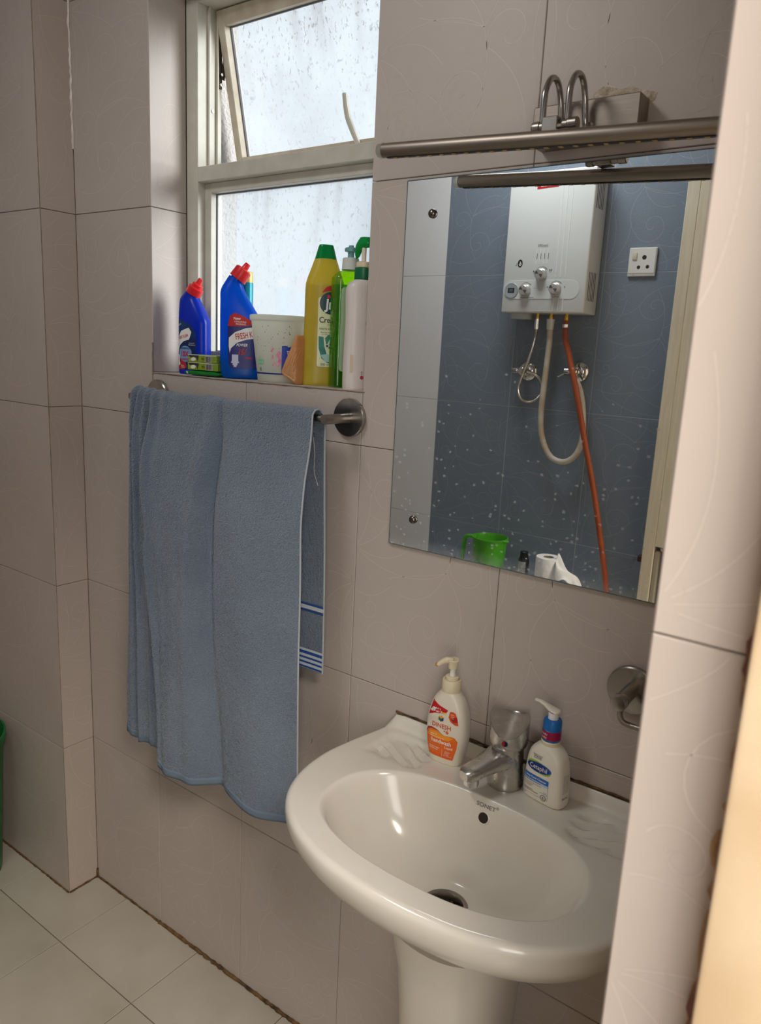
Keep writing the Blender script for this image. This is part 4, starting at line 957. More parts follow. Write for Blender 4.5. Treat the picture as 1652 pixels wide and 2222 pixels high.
# ---- broad cleaner bottle
M_B2 = thin('bright_blue_plastic', (0, 122, 240), .50, .25, .25)
b2 = thing('cleaner_bottle', 'bright blue toilet cleaner bottle with red cap, standing behind the white tub', 'cleaner bottle', (-.6570, .0425, SZ0), math.radians(43))
D = sections([H(0, 0, .0345, .0165, 3), H(.004, 0, .0400, .0205, 3), H(.03, 0, .0435, .0215, 3), H(.10, 0, .0440, .0215, 3), (-.0440, .130, .0420, .120, .0212, 3), (-.0438, .155, .0310, .136, .0205, 2.8), (-.0430, .178, .0180, .157, .0185, 2.5), (-.0330, .197, .0070, .176, .0155, 2.2), (-.0255, .2085, .0015, .190, .0138, 2.0)], 6)
bd = obj('bottle_body', bottle_geo(D), M_B2, b2); fm_ = front_map(D); fm = lambda x, z, e: fm_(x, z * 1.06, e)
obj('liquid', bottle_geo([(s[0] * .94, s[1], s[2] * .94, s[3], s[4] * .92, s[5]) for s in [H(.001, 0, .034, .016), H(.006, 0, .0390, .0200), H(.020, 0, .0418, .0208), H(.038, 0, .0424, .0210)]]), plastic('dark_blue_liquid', (4, 20, 110), .3), b2)
decal('label', [(-.0250, .030), (-.0275, .060), (-.0270, .105), (-.0225, .120), (-.012, .126), (.004, .120), (.018, .113), (.030, .108), (.036, .060), (.034, .020), (-.020, .020)], fm, .0004, pm('indigo_label', (30, 38, 116), .35), bd)
decal('red_flash', [(-.0272, .100), (-.0225, .1196), (-.012, .1257), (.006, .1190), (.020, .1120), (.031, .1070), (.020, .103), (.0, .1005)], fm, .0007, M_REDINK, bd)
decal('white_flag', [(-.0248, .062), (-.0245, .078), (-.012, .089), (.010, .0975), (.033, .1010), (.034, .079), (.012, .076), (-.008, .069), (-.020, .058), (-.0225, .049)], fm, .0007, M_WHITEINK, bd)
lettering('lettering', [('FRESH K', .0070, .0780, .0160, dict(xs=.60, rot=.18, bold=.012))], fm, .0010, M_REDINK, bd)
lettering('lettering', [('15/', .0015, .0465, .0160, dict(xs=.78, shear=.25, bold=.03)), ('REMO', .0160, .0385, .0056, dict(shear=.25, bold=.02))], fm, .0010, M_REDINK, bd)
lettering('lettering', [('New', -.0080, .1125, .0074, dict(bold=.02)), ('LONGLASTING', -.0015, .1075, .0042, dict(xs=.85, rot=-.04, bold=.01)), ('FRAGRANCE', -.0005, .1030, .0042, dict(xs=.85, rot=-.02, bold=.01)), ('POWER', .0020, .0625, .0076, dict(shear=.25, xs=.85, bold=.02))], fm, .0010, M_WHITEINK, bd)
for z0, z1, w in ((.0335, .0465, .0065), (.0300, .0335, .0080), (.0260, .0300, .0050), (.0225, .0260, .0030)):
    decal('toilet_print', [(-.0115 - w, z0), (-.0115 + w, z0), (-.0115 + w, z1), (-.0115 - w, z1)], fm, .0009, pm('lilac_ink', (206, 206, 232), .4), bd)
ax_n = Vector((.566, 0, .824))
Mc = Matrix.Translation((-.0120, 0, .1975)) @ ax_n.to_track_quat('Z', 'Y').to_matrix().to_4x4()
obj('neck', xf(lathe([(.0140, -.006), (.0140, .006)], 30), Mc), M_B2, b2)
cp = obj('cap', xf(lathe([(.0178, .004), (.0182, .005), (.0170, .0265), (.0140, .0290), (.0070, .0292)], 34), Mc), RD, b2)
obj('cap_nozzle', xf(lathe([(.0072, .0288), (.0060, .0400), (.0050, .0420), (.001, .0424)], 20), Mc), RD, cp)
# ---- spray can
can = thing('spray_can', 'slim teal spray can with a gold cap behind the blue cleaner bottle', 'spray can', (-.683, .0800, SZ0))
obj('can_body', lathe([(.0130, 0), (.0140, .001), (.0142, .006), (.0142, .196), (.0136, .1985)], 30), pm('teal_paint', (10, 146, 176), .3, metal=.2), can)
obj('can_cap', lathe([(.0136, .198), (.0138, .200), (.0136, .2165), (.0118, .2205), (.003, .2212)], 30), pm('gold_cap', (226, 192, 108), .35, metal=.3), can)
decal('leaf_print', [(.0, .128), (.0055, .140), (.0075, .152), (.0085, .165), (.0105, .152), (.0125, .140), (.0145, .128), (.0105, .138), (.0082, .146), (.0050, .138)], cyl_map(.0142, .5), .0004, M_WHITEINK, can, .004)
# ---- flat boxes and a packet
def soapbox(z, label, rz, sx):
    t = thing('soap_box', label, 'box', (-.7345, .0205, z), rz, 'small boxes stacked on the sill')
    bx_ = obj('carton', bbox(-.0465, .0465, -.0170, .0170, 0, .0160, .0008, 1), pm('olive_green_card', (150, 170, 48), .5, var=.6, vscale=30, col2=(120, 146, 40)), t)
    fmp = flat_map(-.0170)
    decal('dark_flash', [(-.046, .0155), (-.010, .0155), (-.015, .0010), (-.019, .0095), (-.040, .0095)], fmp, .0003, pm('charcoal_card', (62, 60, 52), .5), bx_, None)
    decal('white_edge', [(-.046, .0145), (.046, .0145), (.046, .0158), (-.046, .0158)], fmp, .0004, pm('pale_green_card', (214, 218, 190), .5), bx_, None)
    decal('logo_oval', oval(-.0285, .0062, .0080, .0040, .1), fmp, .0005, M_WHITEINK, bx_, None)
    decal('white_panel', [(.0100, .0012), (.0320, .0012), (.0320, .0140), (.0100, .0140)], fmp, .0004, pm('barcode_white', (206, 204, 196), .5), bx_, None)
    x = .0112; rb = random.Random(5); gs = []
    while x < .031:
        w = rb.choice((.0004, .0007, .001)); gs.append(decal_geo([(x, .002), (x + w, .002), (x + w, .0132), (x, .0132)], fmp, .0006, None)); x += w + rb.choice((.0004, .0007))
    print_obj('barcode', join(*gs), M_BLACKINK, bx_)
    lettering('lettering', [('FO', .0025, .0055, .0062, dict(bold=.02))], fmp, .0005, M_BLACKINK, bx_)
    return t
pk = thing('soap_packet', 'glossy green plastic packet under two small boxes on the sill', 'packet', (-.7280, .0205, SZ0), 0)
ls = []
for i in range(15):
    t = i / 14; x = -.066 + .118 * t; hh = .0058 * (1 - abs(2 * t - 1) ** 5) + .0002; hw = .0185
    ls.append([(x + .001 * math.sin(5 * j + i), hw * math.copysign(abs(math.cos(2 * PI * j / 20)) ** .7, math.cos(2 * PI * j / 20)), .0061 + (hh + .0004 * math.sin(i * 2.4 + j * 1.9)) * math.copysign(abs(math.sin(2 * PI * j / 20)) ** .8, math.sin(2 * PI * j / 20))) for j in range(20)])
pw_ = obj('wrapper', loft(ls), plastic('green_foil', (14, 128, 46), .22), pk)
decal('pale_stripe', [(-.054, .0035), (-.049, .0035), (-.052, .0088), (-.057, .0088)], flat_map(-.0186), .0004, pm('pale_green_film', (190, 214, 184), .3), pw_, None)
soapbox(SZ0 + .0122, 'green and black soap box, lower of the two boxes on the green packet', .02, 1)
soapbox(SZ0 + .0284, 'green and black soap box, upper of the two boxes on the green packet', -.03, 1)
# ---- white tub
tub = thing('plastic_tub', 'white plastic tub with blue and pink worn print on the window sill', 'tub', (-.5490, .0485, SZ0))
rf = lambda z: .0455 + (.0600 - .0455) * z / .120
M_TUB = thin('milky_plastic', (240, 240, 230), .5, .35, .10)
tb = obj('tub_wall', lathe([(.0440, .0), (.0455, .002), (rf(.118), .118), (.0622, .1195), (.0632, .1225), (.0632, .1285), (.0618, .1295), (.0606, .1285), (rf(.118) - .001, .118), (.0442, .004), (.001, .004)], 64), M_TUB, tub)
tm = cyl_map(rf)
A0 = .60   # the side that looks towards the doorway
def tmap(x, z, e):
    r = rf(z) + e; a = A0 + x / .052; return Vector((r * math.sin(a), -r * math.cos(a), z))
decal('blue_line', [(-.07, .0155), (.07, .0155), (.07, .0185), (-.07, .0185)], tmap, .0004, pm('navy_print', (34, 44, 124), .4), tb, .006)
decal('blue_panel', [(.010, .0200), (.045, .0200), (.045, .071), (.038, .0705), (.031, .066), (.028, .0705), (.022, .069), (.018, .072), (.010, .071)], tmap, .0005, pm('royal_print', (52, 76, 190), .4), tb, .006)
lettering('lettering', [('एनी', .0195, .052, .0165, dict(bold=.01, align='LEFT'))], tmap, .0009, M_WHITEINK, tb)
decal('green_stamp', rrect(-.047, -.029, .034, .0435, .002), tmap, .0005, pm('mint_print', (126, 204, 164), .5), tb, .006)
lettering('lettering', [('1000g±10g', -.038, .0372, .0046, dict(xs=.8))], tmap, .0009, M_WHITEINK, tb)
decal('stamp_peak', [(-.0425, .0440), (-.0395, .050), (-.0365, .0440), (-.0370, .0440), (-.0395, .0490), (-.0420, .0440)], tmap, .0005, MATS['mint_print'], tb, None)
sq = [decal_geo(p, tmap, .0006, None) for p in ([(-.0425, .0215), (-.0365, .0215), (-.0365, .0222), (-.0425, .0222)], [(-.0425, .0275), (-.0365, .0275), (-.0365, .0282), (-.0425, .0282)], [(-.0425, .0215), (-.0418, .0215), (-.0418, .0282), (-.0425, .0282)], [(-.0372, .0215), (-.0365, .0215), (-.0365, .0282), (-.0372, .0282)], disc(-.0395, .0249, .0016, 12))]
print_obj('square_mark', join(*sq), pm('dark_green_print', (60, 124, 92), .5), tb)
for poly in ([(-.002, .052), (.004, .062), (.009, .058), (.008, .050), (.004, .046)], [(.001, .040), (.006, .048), (.0095, .044), (.007, .036), (.002, .030), (-.001, .034)], [(-.012, .060), (-.007, .068), (-.004, .066), (-.008, .058)], [(-.011, .046), (-.008, .054), (-.0055, .05), (-.008, .044)], [(-.009, .034), (-.004, .040), (-.003, .037), (-.008, .031)]):
    decal('pink_print', poly, tmap, .0005, pm('faded_pink_print', (226, 120, 158), .5, var=.8, vscale=160, col2=(236, 200, 208)), tb, None)
rs_ = random.Random(4); sp_ = []
for i in range(46):
    x, z, r = rs_.uniform(-.045, .03), .060 + .05 * rs_.random() ** .7, rs_.uniform(.0003, .0010)
    sp_.append(decal_geo(disc(x, z, r, 6, r * rs_.uniform(.6, 2.2)), tmap, .0004, None))
print_obj('grime_specks', join(*sp_), pm('grey_grime', (150, 150, 138), .8), tb)
# ---- peach ribbed scrubber
scb = thing('ribbed_scrubber', 'peach ribbed scrubber with a stitched edge leaning beside the white tub', 'scrubber', (-.4760, .0120, SZ0))
out = catmull([(.010, .0005), (.000, .004), (-.022, .014), (-.0265, .021), (-.0245, .028), (-.012, .052), (.002, .078), (.0075, .090), (.0105, .093), (.0125, .086), (.0130, .06), (.0130, .02), (.0125, .004)], 6, closed=True)
cxs, czs = -.001, .045
lp = []
for s, y in ((1.0, .010), (1.0, -.006), (.96, -.0095), (.90, -.0110), (.75, -.0122), (.5, -.0128), (.25, -.0130)):
    lp.append([(cxs + (x - cxs) * s, y - (.0007 * math.sin(((x - .5 * z) * s) * 2 * PI / .0042) if s < .97 else 0), czs + (z - czs) * s) for x, z in out])
sb_ = obj('scrubber_body', loft(lp), thin('peach_plastic', (242, 190, 134), .45, .4), scb)
for x0, z0, z1 in ((-.016, .030, .045), (-.011, .024, .055), (-.006, .020, .063), (-.001, .017, .070), (.003, .015, .070)):
    obj('rib', tube([(x0 + .42 * (z - z0), -.0118 - .0012 * math.sin(PI * (z - z0) / (z1 - z0)), z) for z in [z0 + (z1 - z0) * i / 6 for i in range(7)]], .0006, 5), plastic('deep_peach_rib', (214, 150, 98), .5), scb)
st = []
for i in range(9):
    t = i / 8; x, z = -.020 + .028 * t, .0205 - .0125 * t
    st.append(xf(bbox(-.0013, .0013, -.0012, .0008, -.0006, .0006, .0004, 1), Matrix.Translation((x, -.0116, z)) @ Matrix.Rotation(.9, 4, 'Y')))
obj('stitching', join(*st), plastic('pale_peach_thread', (250, 214, 168), .6), scb)
# ---- yellow cream cleaner
jb = thing('cream_cleaner_bottle', 'yellow cream cleaner bottle with a green cap, tallest on the window sill', 'cleaner bottle', (-.4450, .0570, SZ0), math.radians(48))
D = sections([H(0, 0, .0375, .0215, 2.8), H(.003, 0, .0405, .0240, 2.8), H(.04, 0, .0400, .0245, 2.7), H(.12, 0, .0378, .0240, 2.6), H(.180, 0, .0372, .0240, 2.5), H(.198, 0, .0345, .0232, 2.4), H(.219, 0, .0270, .0205, 2.3), H(.236, 0, .0210, .0175, 2.2)], 6)
bd = obj('bottle_body', bottle_geo(D), thin('lemon_plastic', (236, 216, 84), .5, .3, .12), jb); fm = front_map(D)
obj('liquid', bottle_geo([H(.001, 0, .036, .020, 2.8), H(.01, 0, .0385, .0222, 2.7), H(.1, 0, .0365, .0222, 2.6), H(.188, 0, .0350, .0222, 2.5)]), thin('lemon_cream', (226, 208, 76), .5, .4), jb)
decal('label', rrect(-.0145, .0340, .036, .165, .004) , fm, .0004, pm('cream_label', (232, 232, 190), .35, var=.6, vscale=16, col2=(222, 224, 160)), bd)
decal('red_flash', [(-.0085, .1735), (.000, .184), (.010, .1875), (.020, .186), (.028, .180), (.020, .1785), (.006, .177)], fm, .0006, M_REDINK, bd)
decal('logo_disc', disc(.0085, .1545, .0205, 40), fm, .0007, pm('bottle_green_ink', (14, 62, 68), .35), bd)
lettering('lettering', [('Jıf', .0070, .1440, .0255, dict(xs=.85, shear=.08, bold=.035))], fm, .0011, M_WHITEINK, bd)
decal('logo_dot', disc(.0050, .1665, .0032, 20), fm, .0012, pm('logo_red', (214, 30, 60), .4), bd)
lettering('lettering', [('Cream', -.0125, .1185, .0150, dict(align='LEFT', xs=.9, bold=.012)), ('with', .0060, .1140, .0030), ('micro crystals', -.0120, .1055, .0072, dict(align='LEFT', xs=.9)), ('Removes tough dirt', -.0085, .0995, .0032, dict(align='LEFT', bold=.01)), ('for a shiny result', -.0065, .0958, .0030, dict(align='LEFT')), ('500 ml', .0010, .0385, .0062)], fm, .0008, pm('dark_teal_ink', (22, 50, 54), .4), bd)
decal('teal_swirl', [(-.0125, .093), (-.0115, .070), (-.006, .052), (.004, .044), (.018, .041), (.012, .050), (.004, .060), (-.001, .075), (-.003, .092)], fm, .0006, pm('teal_ink', (20, 110, 112), .4, var=.9, vscale=40, col2=(60, 150, 120)), bd)
decal('teal_swirl', [(.0, .090), (.006, .096), (.014, .097), (.008, .086), (.004, .076), (.002, .080)], fm, .0006, MATS['teal_ink'], bd)
decal('pale_gem', [(-.002, .0745), (.010, .0830), (.0200, .0830), (.0130, .0680)], fm, .0008, pm('pale_gem_ink', (214, 222, 200), .4), bd)
for x, z in ((.0045, .0755), (.0105, .0785), (.0095, .0725)): decal('gem_dot', disc(x, z, .0022, 14), fm, .0010, MATS['bottle_green_ink'], bd)
decal('glass_shape', [(-.008, .058), (.002, .060), (.016, .058), (.012, .046), (.002, .045)], fm, .0008, pm('pale_aqua_ink', (168, 206, 196), .4), bd)
obj('cap', bottle_geo(sections([H(.2355, 0, .0210, .0172, 2.4), H(.246, 0, .0180, .0152, 2.6), H(.258, 0, .0145, .0130, 3.0), H(.2615, 0, .0130, .0120, 3.0)], 4), 36), thin('green_cap_plastic', (16, 170, 90), .5, .15), jb)
# ---- clear green washing-up liquid
gb = thing('dish_liquid_bottle', 'clear lime green dish liquid bottle with a white and teal push-pull cap', 'soap bottle', (-.3830, .0560, SZ0), math.radians(60))
D = sections([H(0, 0, .0300, .0180, 4.5), H(.003, 0, .0325, .0205, 4.5), H(.09, 0, .0330, .0210, 4.5), H(.188, 0, .0330, .0210, 4.5), H(.202, 0, .0310, .0200, 4.0), H(.210, 0, .0230, .0180, 3.0), H(.214, 0, .0145, .0140, 2.2)], 5)
obj('bottle_body', bottle_geo(D), glassy('lime_clear_plastic', (200, 244, 60), .22, .05), gb)
fm = front_map(D); bmp = front_map(D, 1)
obj('liquid', bottle_geo([H(.003, 0, .0305, .0185, 4.5), H(.09, 0, .0315, .0195, 4.5), H(.187, 0, .0315, .0195, 4.5)]), glassy('lime_liquid', (158, 222, 20), .35, .1), gb)
decal('front_label', rrect(-.024, .026, .030, .182, .006), fm, .0006, thin('pale_mint_label', (206, 226, 190), .4, .4), gb)
lettering('lettering', [('FRESH', .0, .150, .010), ('eco', .0, .100, .016)], fm, .0010, pm('leaf_green_ink', (60, 130, 50), .4), gb)
rv = dict(xs=-1.0)
lettering('back_lettering', [('SUPER', -.012, .1520, .0090, rv), ('FRESH', -.012, .1410, .0090, rv), ('green', -.010, .1130, .0170, rv), ('light', -.010, .0930, .0170, rv), ('concentrated', -.010, .0700, .0060, rv), ('washing liquid', -.010, .0630, .0060, rv)], lambda x, z, e: Vector((-.0330 - e, x, z)), .0006, pm('dull_green_ink', (74, 128, 20), .5), gb)
obj('cap', lathe([(.0150, .2140), (.0166, .2150), (.0160, .2185), (.0152, .2350), (.0140, .2362), (.006, .2364)], 36), plastic('grey_white_cap', (206, 210, 204), .35), gb)
obj('push_pull_top', lathe([(.0062, .236), (.0060, .2460), (.0118, .2475), (.0122, .2525), (.0100, .2545), (.0050, .2555), (.0045, .2585), (.001, .2592)], 30), plastic('teal_grey_plastic', (112, 164, 164), .35), gb)
# ---- white pump bottle by the right reveal
wb = thing('lotion_bottle', 'white bottle with a dark green collar and green pump at the right of the sill', 'soap bottle', (-.3315, .0290, SZ0), math.radians(60))
D = sections([H(0, 0, .0265, .0165, 3.4), H(.003, 0, .0295, .0195, 3.4), H(.05, 0, .0300, .0198, 3.4), H(.12, 0, .0285, .0195, 3.2), H(.165, 0, .0298, .0198, 3.2), H(.182, 0, .0280, .0190, 3.0), H(.190, 0, .0220, .0170, 2.6), H(.194, 0, .0155, .0145, 2.0)], 6)
bd = obj('bottle_body', bottle_geo(D), plastic('pinkish_white_plastic', (228, 218, 212), .35, var=.4, vscale=10, col2=(214, 202, 196)), wb); fm = front_map(D)
decal('logo_disc', disc(.016, .118, .0150, 32), fm, .0004, MATS['bottle_green_ink'], bd)
lettering('lettering', [('AIR', -.002, .030, .0046, dict(rot=PI / 2))], fm, .0006, M_BLACKINK, bd)
decal('recycle_mark', disc(-.0030, .022, .0034, 16), fm, .0005, pm('mark_red', (190, 60, 70), .4), bd)
decal('tape_patch', [(-.0255, .030), (-.0205, .030), (-.0205, .062), (-.0255, .062)], fm, .0005, pm('beige_tape', (214, 196, 168), .6), bd)
obj('collar', lathe([(.0150, .1930), (.0160, .1945), (.0156, .2140), (.0140, .2150)], 36), plastic('dark_green_collar', (10, 104, 66), .35), wb)
obj('neck_ring', lathe([(.0130, .2150), (.0134, .2160), (.0134, .2235), (.0110, .2250), (.0040, .2252)], 30), cr_, wb)
obj('pump_stem', lathe([(.0042, .2245), (.0042, .2500)], 18), M_WHITEPL, wb)
hd_ = []
for x, z, hw, hh in ((.0130, .2570, .0060, .0060), (.010, .2580, .0085, .0090), (.0, .2580, .0090, .0100), (-.007, .2560, .0080, .0120), (-.0125, .2480, .0070, .0150), (-.0165, .2440, .0058, .0140), (-.0180, .2430, .0040, .0100)):
    hd_.append([(x, hw * math.cos(2 * PI * j / 20), z + hh * math.sin(2 * PI * j / 20)) for j in range(20)])
obj('pump_head', loft(hd_), thin('bright_green_plastic', (14, 176, 84), .45, .15), wb).rotation_euler = (0, 0, math.radians(-60))

# ================================================================ SEEN IN THE MIRROR, ON AND BY THE BLUE WALL
# ---- gas water heater
ht = thing('water_heater', 'white gas water heater with three silver knobs hung on the blue wall', 'water heater', (-.555, YF, 1.652), PI)
HD = -.106
hbx = obj('casing', bbox(-.145, .145, HD, -.0005, 0, .435, .005, 3), pm('white_enamel', (226, 230, 228), .22, coat=.2), ht)
fm = flat_map(HD)
for x in (-.0405, -.0565, -.0730):
    for z0, z1 in ((.111, .415), (.006, .044)):
        obj('raised_rib', bbox(x - .0013, x + .0013, HD - .0012, HD + .001, z0, z1, .0006, 1), pm('bright_enamel', (246, 248, 248), .15), hbx)
pill = rrect(-.124, .141, .044, .102, .028)
obj('control_panel', join(*[(lambda g: g)(prism(pill, HD - .0014, HD + .001))]), MATS['white_enamel'], hbx, angle=30)
for x in (.032, .019, .006, -.007):
    obj('vent_rib', bbox(x - .0011, x + .0011, HD - .0012, HD + .001, .152, .199, .0005, 1), MATS['bright_enamel'], hbx)
    decal('vent_slot', [(x - .0036, .168), (x - .0016, .168), (x - .0016, .186), (x - .0036, .186)], fm, .0004, pm('grey_slot', (104, 108, 110), .6), hbx, None)
for k, (x, z) in enumerate(((.009, .120), (.060, .071), (-.045, .075))):
    kn = obj('control_knob', lathe([(.0185, 0), (.0192, .002), (.0185, .004), (.0168, .005), (.0158, .020), (.0140, .0215), (.001, .0215)], 32, '-y'), pm('satin_silver', (214, 214, 212), .3, metal=.7), hbx); kn.location = (x, HD - .001, z)
    for a in (.5, PI + .5):
        w = .45; dd = [(0, 0)] + [(.0136 * math.cos(a + w * t), .0136 * math.sin(a + w * t)) for t in (-1, -.5, 0, .5, 1)]
        decal('painted_glint', dd, lambda x, z, e: Vector((x, -.0215 - e, z)), .0003, pm('knob_grey', (120, 120, 120), .35, metal=.8), kn, None)  # grey wedges painted on as the reflection of brushed metal
    if k: decal('pointer_dot', disc(0, .010, .0014, 10), lambda x, z, e: Vector((x, -.0215 - e, z)), .0005, M_WHITEINK, kn, None)
arcs = []
for cx, cz in ((.009, .120), (.060, .071), (-.045, .075)):
    for i in range(12):
        a0, a1 = PI * (.22 + .56 * i / 12), PI * (.22 + .56 * (i + 1) / 12); r0 = .0235; w0 = .0004 + .0016 * i / 12; w1 = .0004 + .0016 * (i + 1) / 12
        arcs.append(decal_geo([(cx + r0 * math.cos(a0), cz + r0 * math.sin(a0)), (cx + (r0 + w0) * math.cos(a0), cz + (r0 + w0) * math.sin(a0)), (cx + (r0 + w1) * math.cos(a1), cz + (r0 + w1) * math.sin(a1)), (cx + r0 * math.cos(a1), cz + r0 * math.sin(a1))], fm, .0016, None))
print_obj('dial_arc', join(*arcs), pm('dial_grey', (84, 88, 92), .5), hbx)
lettering('lettering', [('Use:LPG', .0115, .2065, .0100), ('▲', .036, .129, .006), ('▲▲', -.022, .132, .006), ('min', .036, .1245, .0030), ('max', -.022, .1275, .0030), ('▲', -.020 - .055, .079, .006), ('▲▲', -.020, .079, .006), ('min', -.075, .0745, .0030), ('max', -.020, .0745, .0030), ('High', .076, .0775, .0036), ('Low', .028, .0765, .0036), ('Water Temperature', .053, .0465, .0056), ('Gas Flame', -.047, .0490, .0056)], fm, .0016, pm('heater_ink', (52, 54, 58), .5), hbx)
decal('black_oval', oval(.0875, .156, .0088, .0125, 0), fm, .0004, M_BLACKINK, hbx, None)
lettering('lettering', [('6', .0870, .1490, .0190, dict(bold=.02))], fm, .0008, M_WHITEINK, hbx)
lettering('lettering', [('L', .1010, .1500, .0120)], fm, .0006, M_BLACKINK, hbx)
dp = obj('display', lathe([(.0245, 0), (.0250, .0015), (.0235, .003), (.0225, .0028), (.001, .0028)], 40, '-y'), pm('display_grey', (172, 178, 184), .25), hbx); dp.location = (.111, HD - .001, .071)
decal('display_window', rrect(-.0115, .0115, -.008, .008, .001), lambda x, z, e: Vector((x, -.0028 - e, z)), .0003, pm('lcd_dark', (44, 48, 50), .2), dp, None)
lettering('lettering', [('88', 0, -.0052, .0150, dict(xs=.95))], lambda x, z, e: Vector((x, -.0028 - e, z)), .0007, pm('lcd_digits', (120, 130, 134), .4), dp)
decal('red_sticker', [(-.024, .384), (.049, .381), (.049, .424), (-.024, .427)], fm, .0004, M_REDINK, hbx, None)
lettering('lettering', [('WARNING', .0125, .3875, .0100, dict(bold=.02)), ('READ', .0125, .4040, .0140, dict(bold=.02))], fm, .0008, M_WHITEINK, hbx)
for zz0, zz1 in ((.040, .128), (.318, .398)):
    for i in range(5):
        y = HD + .020 + .0125 * i
        obj('side_louvre', box(-.1456, -.1448, y - .0018, y + .0018, zz0, zz1), pm('dark_louvre', (44, 42, 40), .6), hbx, smooth=False)
obj('battery_box', bbox(.055, .112, HD + .012, HD + .07, -.019, 0, .003, 2), plastic('pale_grey_plastic', (196, 200, 198), .4), ht)
for x, m in ((.034, pm('brass', (200, 160, 70), .3, metal=1.0)), (-.014, MATS['brass']), (-.068, MATS['brass'])):
    o = obj('pipe_stub', lathe([(.0075, -.020), (.0085, -.016), (.0075, -.008), (.0075, .001)], 18), m, ht); o.location = (x, .0475 - .106 + .0, 0)
    o.location.y = -.0525

HY = YF + .0525
def hose_obj(name, pts, r, mat, label, seg=14, per=8):
    P = catmull(pts, per); base = Vector(P[-1])
    t = thing(name, label, 'hose', tuple(base))
    return t, [Vector(p) - base for p in P]
# braided hose with its loop
B = [(-.589, HY, 1.630), (-.589, HY, 1.60), (-.592, HY + .004, 1.555), (-.602, HY + .010, 1.505), (-.618, HY + .014, 1.455), (-.630, HY + .014, 1.408), (-.622, HY + .012, 1.375), (-.600, HY + .006, 1.360), (-.575, HY + .000, 1.365), (-.556, HY - .006, 1.388), (-.556, HY - .010, 1.418), (-.570, HY - .012, 1.443), (-.598, HY - .014, 1.457), (-.618, HY - .016, 1.460)]
t, P = hose_obj('braided_hose', B, .006, None, 'braided steel hose looping from the water heater to the left valve')
n = len(P); loops_r = [.0048 + (.0006 if k % 2 else 0) for k in range(n * 3)]
Pd = catmull([tuple(p) for p in P], 4); nn = len(Pd)
obj('braid', tube(Pd, lambda u: .0050 + .0007 * (int(round(u * (nn - 1))) % 2), 12), pm('braided_steel', (206, 202, 192), .25, metal=1.0), t)
obj('hose_nut', tube([P[0] + Vector((0, 0, .006)), P[0] - Vector((0, 0, .028))], .0085, 16), M_BRIGHT, t)
# white hose
B = [(-.541, HY, 1.632), (-.540, HY, 1.60), (-.538, HY + .002, 1.54), (-.541, HY + .004, 1.43), (-.543, HY + .004, 1.32), (-.533, HY, 1.245), (-.500, HY - .002, 1.186), (-.452, HY - .006, 1.170), (-.414, HY - .012, 1.196), (-.398, HY - .018, 1.25), (-.405, HY - .020, 1.335), (-.419, HY - .014, 1.405), (-.436, HY - .004, 1.444)]
t, P = hose_obj('water_hose', B, .0105, None, 'stained white plastic hose hanging in a U below the water heater')
obj('hose_tube', tube(P, .0098, 16), pm('stained_white_hose', (216, 212, 200), .45, var=1.0, vscale=18, col2=(196, 178, 150)), t)
obj('hose_sleeve', tube([P[0] + Vector((0, 0, .004)), P[0] - Vector((0, 0, .030))], lambda u: .0135 - .002 * u, 18), plastic('white_sleeve', (226, 226, 222), .4), t)
# orange gas hose
B = [(-.487, HY, 1.632), (-.487, HY, 1.60), (-.482, HY + .002, 1.57), (-.466, HY + .006, 1.532), (-.434, HY + .020, 1.452), (-.407, HY + .020, 1.365), (-.376, HY + .012, 1.245), (-.338, HY + .004, 1.112), (-.300, HY, .962), (-.255, HY, .768), (-.225, HY, .55), (-.20, HY, .30), (-.16, HY + .03, .06), (-.13, HY + .08, .0115)]
t, P = hose_obj('gas_hose', B, .009, None, 'orange rubber gas hose running down from the water heater')
obj('hose_tube', tube(P, .0092, 16), pm('orange_rubber', (172, 82, 38), .5, var=.6, vscale=20, col2=(150, 66, 30)), t)
obj('hose_clip', tube([P[0] - Vector((0, 0, .012)), P[0] - Vector((0, 0, .022))], .0108, 18), M_BRIGHT, t)
# valves
def valve(label, x, z, kx, lever):
    t = thing('angle_valve', label, 'valve', (x, YF, z), PI, 'chrome valves on the blue wall')
    obj('wall_flange', lathe([(.0325, .0003), (.033, .002), (.030, .006), (.018, .012), (.014, .013)], 40, '-y'), M_BRIGHT, t)
    obj('valve_body', lathe([(.0125, .010), (.0130, .03), (.0140, .036), (.0140, .055), (.011, .058), (.001, .058)], 26, '-y'), M_BRIGHT, t)
    k = obj('valve_stem', tube([(0, -.045, 0), (kx * .6, -.050, .0)], .0085, 16), M_BRIGHT, t)
    obj('valve_knob', tube([(kx * .55, -.050, 0), (kx, -.053, .0)], lambda u: .0125 - .001 * u, 20), M_CHROME, k)
    if lever: obj('lever', tube([(kx * .7, -.052, -.004), (kx + .018, -.060, -.020)], .0032, 10), M_STEEL, t)
    return t
valve('chrome angle valve with a round knob, feeding the braided hose', -.632, 1.4625, .034, False)
valve('chrome angle valve with a thin lever, behind the orange hose', -.446, 1.470, .030, True)
